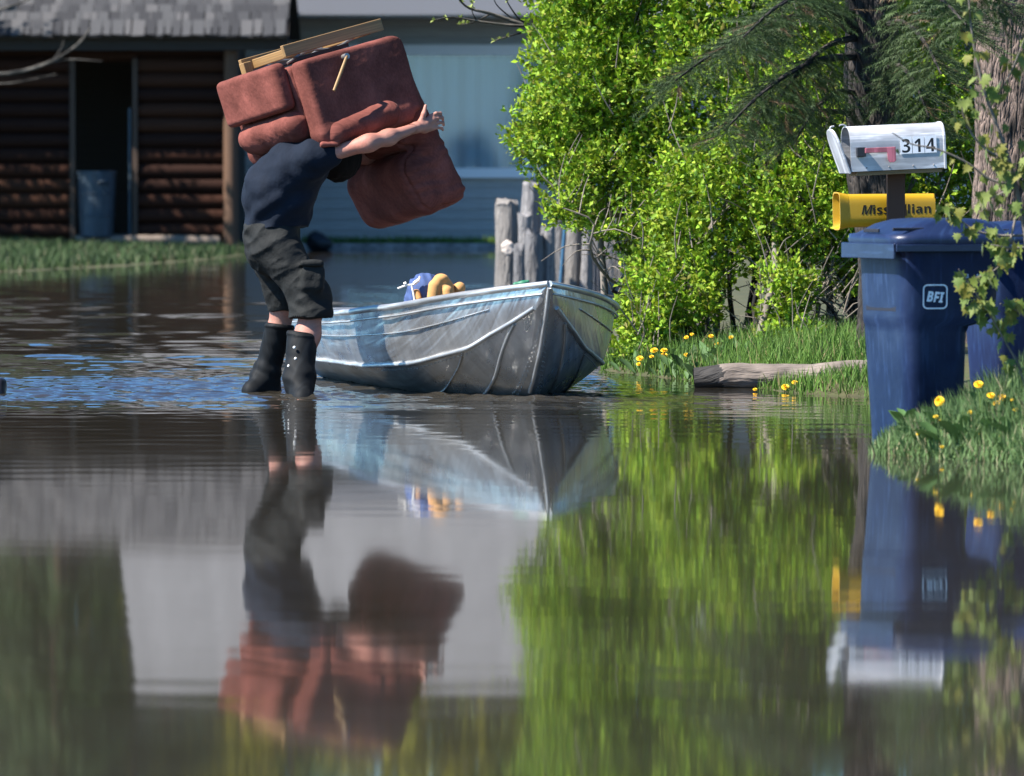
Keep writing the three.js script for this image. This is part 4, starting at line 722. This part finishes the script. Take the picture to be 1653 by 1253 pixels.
// ---------------------------------------------------------------- wheeled carts
function cart(label, base, yaw, tint, logo, scale, bodyTint = tint) {
  const k = thing('wheeled_cart', label, 'trash cart', base, 'blue wheeled carts on the bank'); k.rotation.y = yaw; k.scale.set(...scale);
  // own axes: x from its front to its back, y up, z the side with the print; origin at the middle of the foot
  const m = M(tint, .4, { map: T.plastic, bumpMap: T.fine, bumpScale: .0006 }), mb = M(bodyTint, logo ? .42 : .8, { specularIntensity: .4, map: T.plastic, bumpMap: T.fine, bumpScale: .0006 }), W = .56;
  const loft = (rows, n = 48, e = 9) => { const pos = [], uv = [], idx = []; for (const [y, xa, xb, w] of rows) for (let i = 0; i <= n; i++) { const a = i / n * 2 * Math.PI, cx = Math.cos(a), sz = Math.sin(a), r = Math.pow(Math.pow(Math.abs(cx), e) + Math.pow(Math.abs(sz), e), -1 / e); pos.push((xa + xb) / 2 + r * cx * (xb - xa) / 2, y, r * sz * w / 2); uv.push(a * .22, y); } for (let j = 0; j < rows.length - 1; j++) for (let i = 0; i < n; i++) { const a = j * (n + 1) + i, b = a + n + 1; idx.push(a, b, a + 1, b, b + 1, a + 1); } return geoOf(pos, idx, null, uv); };
  part('body', loft([[0, .075, .30, W - .12], [.012, .055, .32, W - .1], [.3, .04, .325, W - .07], [.62, .022, .33, W - .04], [.655, .02, .345, W - .038], [.68, .01, .44, W - .028], [.71, .01, .475, W - .026], [.9, .004, .485, W - .01], [1.0, 0, .49, W], [1.02, -.012, .5, W + .02], [1.045, -.012, .5, W + .02], [1.05, 0, .49, W]]), mb, k);
  part('foot', box(.25, .02, W - .12, .175, .01, 0), m, k);
  // lift pocket on the front: a near-black box paints the shade of its recess
  part('lift_pocket_shade', box(.01, .03, .34, .014, .74, 0, .004), M([.006, .01, .02], .8), k);
  const lid = part('lid', loft([[1.052, -.05, .56, W + .06], [1.075, -.055, .565, W + .07], [1.1, -.05, .56, W + .06], [1.105, -.02, .53, W + .01], [1.15, .06, .5, W - .05], [1.172, .13, .44, W - .14], [1.178, .2, .38, W - .26], [1.179, .27, .3, W - .5]], 64, 7), m, k);
  part('lid_lip', merge([box(.012, .075, W + .04, -.052, 1.02, 0, .004), box(.42, .035, .01, .16, 1.036, (W + .06) / 2, .003), box(.42, .035, .01, .16, 1.036, -(W + .06) / 2, .003)]), m, lid);
  part('lid_handle_slot_shade', box(.01, .018, .17, -.036, 1.118, 0, .003), M([.005, .008, .016], .8), lid);  // shade inside the grip slot, painted as a near-black strip
  part('lid_side_slot_shade', box(.15, .016, .01, .03, 1.126, W / 2 - .02, .003).rotateX(0), M([.005, .008, .016], .8), lid);  // the same painted slot shade on the lid's side
  part('handle', tube([V(.5, 1.0, -.2), V(.57, 1.02, -.2), V(.6, 1.03, -.16), V(.6, 1.03, .16), V(.57, 1.02, .2), V(.5, 1.0, .2)], [.015], 8, 30), m, k);
  for (const z of [-.25, .25]) { const wh = part('wheel', new THREE.TorusGeometry(.1, .032, 12, 32).translate(.43, .125, z), M([.012, .012, .013], .7), k); part('rim', new THREE.CylinderGeometry(.085, .085, .03, 24).rotateX(Math.PI / 2).translate(.43, .125, z), M([.02, .022, .026], .6), wh); }
  part('axle', tube([V(.43, .125, -.25), V(.43, .125, .25)], [.01], 8, 2), M([.1, .1, .1], .4, { metalness: .8 }), k);
  if (logo) {
    const t = canvasTex(256, 256, (g) => { g.clearRect(0, 0, 256, 256); g.strokeStyle = g.fillStyle = '#dfe5ee'; g.lineWidth = 14; g.beginPath(); g.roundRect(12, 12, 232, 232, 42); g.stroke(); g.save(); g.translate(128, 132); g.transform(1, 0.09, -0.2, 1, 0, 0); g.font = 'bold 122px sans-serif'; g.textAlign = 'center'; g.textBaseline = 'middle'; g.scale(.86, 1.12); g.fillText('BFI', 0, 0); g.lineWidth = 5; g.strokeText('BFI', 0, 0); g.restore(); });
    const lg = part('logo', new THREE.PlaneGeometry(.125, .125), M([1, 1, 1], .6, { map: t, transparent: true }), k); lg.position.set(.155, .80, W / 2 - .005); lg.rotation.x = .03;
    const t2 = canvasTex(512, 96, (g) => { g.clearRect(0, 0, 512, 96); g.fillStyle = '#b9c4d6'; g.font = 'bold 78px sans-serif'; g.textBaseline = 'middle'; g.fillText('03', 10, 50); g.fillText('15JC9', 200, 50); });
    const nm = part('stencil', new THREE.PlaneGeometry(.17, .032), M([1, 1, 1], .7, { map: t2, transparent: true }), k); nm.position.set(.37, .9, W / 2 - .001); nm.rotation.x = .03;
  }
  return k;
}
{
  const yaw = 20 * Math.PI / 180, D = 30.55, c = V(X(1419, D), -.09, -D);
  cart('dusty blue wheeled cart with white lettering standing at the water edge', c, yaw, [.017, .032, .08], true, [1, .92, 1]);
  cart('darker blue wheeled cart tucked behind the lettered one', V(X(1572, 31.55), .03, -31.55), 14 * Math.PI / 180, [.014, .032, .09], false, [.9, .8, .9]);
}

// ---------------------------------------------------------------- log, old posts, wire
{
  const a = V(X(1122, 37.6), .045, -37.6), b = V(X(1400, 37.5), .085, -37.5), dir = b.clone().sub(a);
  const pts = [0, .2, .45, .7, 1, 1.3].map((t, i) => a.clone().addScaledVector(dir, t).add(V(0, .008 * Math.sin(i * 2), 0))), g = tube(pts, [.058, .066, .07, .068, .064, .06], 28, 80), p = g.attributes.position, n = g.attributes.normal;
  for (let i = 0; i < p.count; i++) { const x = p.getX(i), y = p.getY(i), z = p.getZ(i), d = .016 * nz(x * 3, y * 14, z * 14) + .007 * nz(x * 11, y * 22, z * 22); p.setXYZ(i, x + n.getX(i) * d, y + n.getY(i) * d, z + n.getZ(i) * d); }
  g.computeVertexNormals(); g.translate(-a.x, -a.y, -a.z);
  const lg = thing('fallen_log', 'weathered grey log with a dark end lying on the bank at the water line', 'log', a), dry = [], wet = [], ix = g.index.array;
  for (let i = 0; i < ix.length; i += 3) { const xm = (p.getX(ix[i]) + p.getX(ix[i + 1]) + p.getX(ix[i + 2])) / 3, ym = p.getY(ix[i]); (xm < .16 + .05 * nz(xm * 9, ym * 22, 5) - ym * .35 ? wet : dry).push(ix[i], ix[i + 1], ix[i + 2]); }  // parts the darker left end from the rest of the log
  const cut = (list) => { const q = g.clone(); q.setIndex(list); return q; };
  part('trunk', cut(dry), M([.27, .22, .185], .9, { map: T.stone, bumpMap: T.barkBump, bumpScale: .006 }), lg);
  part('dark_end', cut(wet), M([.03, .027, .025], .8, { map: T.stone, bumpMap: T.barkBump, bumpScale: .006 }), lg);
  const D = 59, px = (x) => X(x, D), py = (y, d = D) => P(0, y, d).y, greyW = [[.34, .31, .28], [.27, .26, .26], [.4, .38, .37]].map((c) => M(c, .9, { map: T.grain, bumpMap: T.barkBump, bumpScale: .01 }));
  const post = (label, x, top, w, d, tone, seed, lean = 0, patches = []) => {
    const h = py(top, d) + .12, o = thing('old_fence_post', label, 'fence post', V(px(x) * d / D, -.12, -d), 'weathered posts behind the boat');
    const g = tube([V(0, 0, 0), V(lean * .5, h * .5, 0), V(lean, h, 0)], [w * 1.08, w, w * .92], 24, 30), q = g.attributes.position, nn = g.attributes.normal;
    for (let i = 0; i < q.count; i++) { const X0 = q.getX(i), Y = q.getY(i), Z = q.getZ(i), dd = .18 * w * nz(X0 * 12 + seed, Y * 3, Z * 12) + .1 * w * nz(X0 * 40 + seed, Y * 5, Z * 40); q.setXYZ(i, X0 + nn.getX(i) * dd, Y + (Y > h * .9 ? .07 * nz(X0 * 18 + seed, 1, Z * 18) : 0), Z + nn.getZ(i) * dd); }
    g.computeVertexNormals(); part('trunk', g, greyW[tone], o);
    for (const [y, s, z] of patches) part('bare_patch', sdf((x, yy, zz) => ell(V(.004, y, w * 1.0), w * .55, s, w * .2)(x, yy, zz) + .008 * nz(x * 30, yy * 30, zz), [-w, y - s - .03, w * .5], [w, y + s + .03, w * 1.4], .012), M([.62, .52, .44], .85), o);
    return o;
  };
  post('stout weathered grey post with pale bare patches, beside the open water', 819, 326, .105, 59, 0, 1, 0, [[.62, .07], [.2, .1]]);
  post('slim rounded post pressed against the stout patched post', 847, 345, .06, 58.6, 2, 2);
  post('tall pale silvery post standing up behind the others', 857, 296, .085, 59.7, 2, 3);
  post('short broad dark post with hollow face', 862, 376, .085, 58.4, 1, 4);
  post('pale cracked post next to the leaning blue stake', 884, 366, .065, 58.5, 2, 5);
  post('tall brown-grey post beside the wire fence', 925, 300, .075, 59.4, 0, 6, .02);
  post('short dark stub between the stout post and the hollow one', 838, 398, .05, 58.2, 1, 7);
  post('grey split post behind the leaning blue stake', 905, 330, .06, 59.6, 1, 8, -.015);
  post('narrow leaning post at the edge of the wire fence', 943, 345, .045, 59.3, 2, 9, .04);
  [950, 966, 982, 998].forEach((x, i) => { const w = .075, h = py([352, 338, 346, 360][i], 60) + .1, bd = single('weathered_board', box(w, h, .022, 0, h / 2, 0, .004), greyW[i % 3], ['narrow grey upright board nearest the posts behind the wire', 'tall grey upright board second from the posts behind the wire', 'grey upright board third from the posts behind the wire', 'short grey upright board beside the thicket behind the wire'][i], 'board', 'boards behind the wire fence'); bd.position.set(X(x, 60), -.1, -60); bd.rotation.z = (i - 1.5) * .012; });
  const st = thing('metal_stake', 'thin leaning blue metal stake among the weathered posts', 'stake', V(px(899), -.1, -58.2)); part('stake', tube([V(0, 0, 0), V(.075, py(335) + .1, 0)], [.016], 6, 2), M([.035, .11, .19], .5), st);
  const wf = thing('wire_fence', 'rusty wire mesh fence running from the posts into the thicket', 'fence', V(px(965), -.1, -59.6)), wm = M([.22, .2, .2], .5, { metalness: .5 });
  for (let i = 0; i < 17; i++) part('upright_wire', tube([V(-.19 + i * .033, 0, 0), V(-.19 + i * .033, .95, 0)], [.004], 5, 1), wm, wf);
  for (const y of [.2, .55, .93]) part('cross_wire', tube([V(-.2, y, .006), V(.36, y, .006)], [.005], 5, 1), wm, wf);
  part('rail', box(.6, .06, .03, .08, .86, -.03), greyW[1], wf);
  // a dark wet stone at the left edge
  const r = P(-6, 632, 36.6), rk = thing('dark_rock', 'small wet black rock breaking the water surface', 'rock', V(r.x, -.06, r.z)); part('rock', sdf((x, y, z) => ell(V(0, .06, 0), .062, .09, .07)(x, y, z) + .02 * nz(x * 14, y * 14, z * 14), [-.12, -.06, -.12], [.12, .2, .12], .009), M([.012, .012, .014], .35), rk);
}

// ---------------------------------------------------------------- dandelions, broad weeds, sapling
{
  const rnd = RN(71), yellowM = M([.85, .52, .01], .7), budM = M([.6, .42, .02], .7), stemM = leafMat([.16, .24, .06], .2);
  const head = (() => { const g = []; for (let ring = 0; ring < 4; ring++) for (let i = 0; i < 14; i++) { const a = i / 14 * 6.283 + ring * .2, tilt = .1 + ring * .3; g.push(geoOf([-.004, 0, 0, .004, 0, 0, .0035, 0, .021 - ring * .003, -.0035, 0, .021 - ring * .003], [0, 1, 2, 0, 2, 3]).rotateX(-tilt).rotateY(a)); } return merge(g); })();
  const stemG = tube([V(0, 0, 0), V(.01, .5, 0), V(0, 1, 0)], [.0028], 6, 4);
  const flower = (px, py, D, size, label, group, lean = 0, bud = false) => {
    const p = P(px, py, D), gy = Math.max(groundAt(p.x, D), -.02), o = thing('dandelion', label, 'flower', V(p.x, gy, p.z), group), hgt = Math.max(p.y - gy, .03);
    const s = part('stem', stemG, stemM, o); s.scale.set(1, hgt, 1);
    const h = part('flower_head', head, bud ? budM : yellowM, o); h.position.y = hgt; h.scale.setScalar(size); h.rotation.set(.5 + rnd() * .3, rnd() * 6, lean);
  };
  const L1 = 'yellow dandelion in the tall weeds beside the blue cart', G1 = 'dandelions by the blue cart';
  flower(1517, 648, 28.9, 1.05, 'large tilted yellow dandelion touching the blue cart front', null, .7);
  for (const [x, y, s] of [[1580, 621, 1], [1600, 639, .85], [1618, 643, 1], [1609, 652, .75], [1567, 666, .6], [1650, 674, .9], [1634, 646, .4], [1640, 662, .6], [1511, 673, .6], [1517, 680, .5], [1569, 708, .5], [1616, 705, .45], [1482, 701, .4], [1584, 719, .6], [1521, 722, .5]]) flower(x, y, 28.85 + rnd() * .4 - (y > 690 ? .3 : 0), s, L1, G1, (rnd() - .5) * .6, s < .62);
  const L2 = 'yellow dandelion at the water edge under the thicket', G2 = 'dandelions under the thicket';
  for (const [x, y, s] of [[1033, 579, 1], [1056, 566, 1.1], [1072, 566, 1], [1072, 574, 1], [1052, 576, .7], [1031, 588, .7], [1108, 573, .7], [1110, 599, .8], [1132, 588, 1], [1148, 543, .8], [1180, 545, .7], [1158, 556, .8], [1108, 545, .7], [1117, 540, .6]]) flower(x, y, y > 560 ? 39.3 + rnd() * .4 : 40.2, s, L2, G2, (rnd() - .5) * .5);
  const L3 = 'yellow dandelion in the short grass in front of the grey log', G3 = 'dandelions before the log';
  for (const [x, y, s] of [[1268, 627, 1.05], [1283, 628, .8], [1219, 629, .6]]) flower(x, y, 36.9, s, L3, G3);
  // broad weed leaves
  const strap = geoOf([0, 0, 0, -.07, .02, .2, .07, .02, .2, -.15, .06, .5, .15, .06, .5, -.12, .02, .8, .12, .02, .8, 0, -.08, 1, 0, -.01, .2, 0, .02, .5, 0, -.02, .8], [0, 8, 1, 0, 2, 8, 1, 8, 3, 8, 9, 3, 2, 4, 8, 8, 4, 9, 3, 9, 5, 9, 10, 5, 4, 6, 9, 9, 6, 10, 5, 10, 7, 10, 6, 7]);
  const list = [];
  for (let i = 0; i < 420; i++) { const D = 28.4 + rnd() * 2.4, x = 1.62 + rnd() * 1.2, a = inside(shoreRight, x, D); if (a < .01) continue; const up = clamp(.2 + a * .6, .2, .7), az = rnd() * 6.283, d = V(Math.cos(az), up + rnd() * .9, Math.sin(az)).normalize(), k = .6 + rnd() * .7; list.push([V(x, groundAt(x, D) + rnd() * .03, -D), new THREE.Quaternion().setFromUnitVectors(ZP, d), .09 + rnd() * .11, C(.1 * k, .19 * k, .06 * k)]); }
  for (let i = 0; i < 260; i++) { const D = 38.6 + rnd() * 1.8, x = X(985 + rnd() * 220, D); if (inside(shoreRight, x, D) < -.05) continue; const az = rnd() * 6.283, d = V(Math.cos(az), .5 + rnd(), Math.sin(az)).normalize(), k = .6 + rnd() * .7; list.push([V(x, Math.max(groundAt(x, D), 0), -D), new THREE.Quaternion().setFromUnitVectors(ZP, d), .07 + rnd() * .1, C(.12 * k, .21 * k, .08 * k)]); }
  tag(instanced('broad_weeds', strap, grassM, list, scene), 'broad-leaved green weeds mixed into the bank grass', 'weeds');

  // young maple at the right edge: each leaf a part
  const D = 29.2, base = V(X(1668, D), .15, -D), sap = thing('maple_sapling', 'young maple with lobed yellow-green leaves leaning over the blue carts', 'sapling', base);
  const lobed = (() => { const o = [[0, 0], [.1, .1], [.38, -.02], [.3, .2], [.52, .34], [.3, .42], [.33, .62], [.15, .6], [0, 1]]; const pts = [...o, ...o.slice(1, -1).reverse().map(([a, b]) => [-a, b])], pos = [0, .05, .38], idx = []; for (const [a, b] of pts) pos.push(a, -.12 * Math.abs(a) - .1 * b * b, b); for (let i = 0; i < pts.length; i++) idx.push(0, 1 + i, 1 + (i + 1) % pts.length); return geoOf(pos, idx); })();
  const tones = [[.17, .22, .045], [.13, .19, .04], [.21, .26, .07], [.2, .2, .04]].map((c) => leafMat(c, .42));
  const branches = [[[1668, 640], [1648, 600], [1622, 550], [1596, 505], [1570, 465], [1548, 435]], [[1660, 700], [1664, 520], [1655, 380], [1630, 260], [1590, 150], [1570, 60], [1560, -60]], [[1655, 380], [1610, 380], [1575, 372], [1545, 352], [1530, 338]], [[1640, 300], [1600, 290], [1560, 262], [1510, 240], [1470, 232], [1440, 214]], [[1596, 505], [1575, 480], [1545, 465]], [[1645, 330], [1620, 420], [1600, 440], [1570, 450]], [[1664, 520], [1640, 500], [1615, 490]], [[1600, 170], [1630, 120], [1655, 60]], [[1655, 380], [1660, 300], [1652, 230]], [[1640, 300], [1600, 320], [1570, 330]], [[1630, 260], [1590, 240], [1560, 200], [1550, 160]], [[1655, 400], [1630, 400], [1600, 395]]];
  branches.forEach((b, bi) => {
    const p3 = b.map(([x, y], i) => P(x, y, D - .1 * bi / 9 - i * .03)), cv = new THREE.CatmullRomCurve3(p3);
    if (bi < 2) p3[0].y = .08;
    wpart('branch', tube(p3, [bi === 1 ? .014 : .006, .0025], 6, 24), twigMat, sap);
    const n = [34, 36, 26, 11, 12, 16, 12, 18, 16, 16, 22, 14][bi];
    for (let i = 0; i < n; i++) {
      const thin = bi === 3; if (thin && rnd() < .35) continue;
      const t = (bi === 1 ? .35 : .12) + (1 - (bi === 1 ? .35 : .12)) * rnd(), d = V(rnd() - .5, -.35 + rnd() * .5, .3 + rnd() * .7).normalize(), p = cv.getPoint(t).add(V((rnd() - .5) * .09, (rnd() - .5) * .09, (rnd() - .5) * .08));
      const m = part('leaf', lobed, tones[Math.floor(rnd() * 4)], sap); m.position.copy(p.sub(base)); m.quaternion.setFromUnitVectors(ZP, V(rnd() - .5, -.6 - rnd() * .3, rnd() * .5).normalize()).multiply(new THREE.Quaternion().setFromAxisAngle(ZP, rnd() * 6)); m.scale.setScalar((.045 + rnd() * .035) * (thin ? .75 : 1));
    }
  });
}

// ---------------------------------------------------------------- draw
const renderer = new THREE.WebGLRenderer({ antialias: true });
renderer.setSize(1024, 776);
renderer.shadowMap.enabled = true;
renderer.toneMapping = THREE.LinearToneMapping;
renderer.toneMappingExposure = EXPOSURE;
renderer.render(scene, camera);
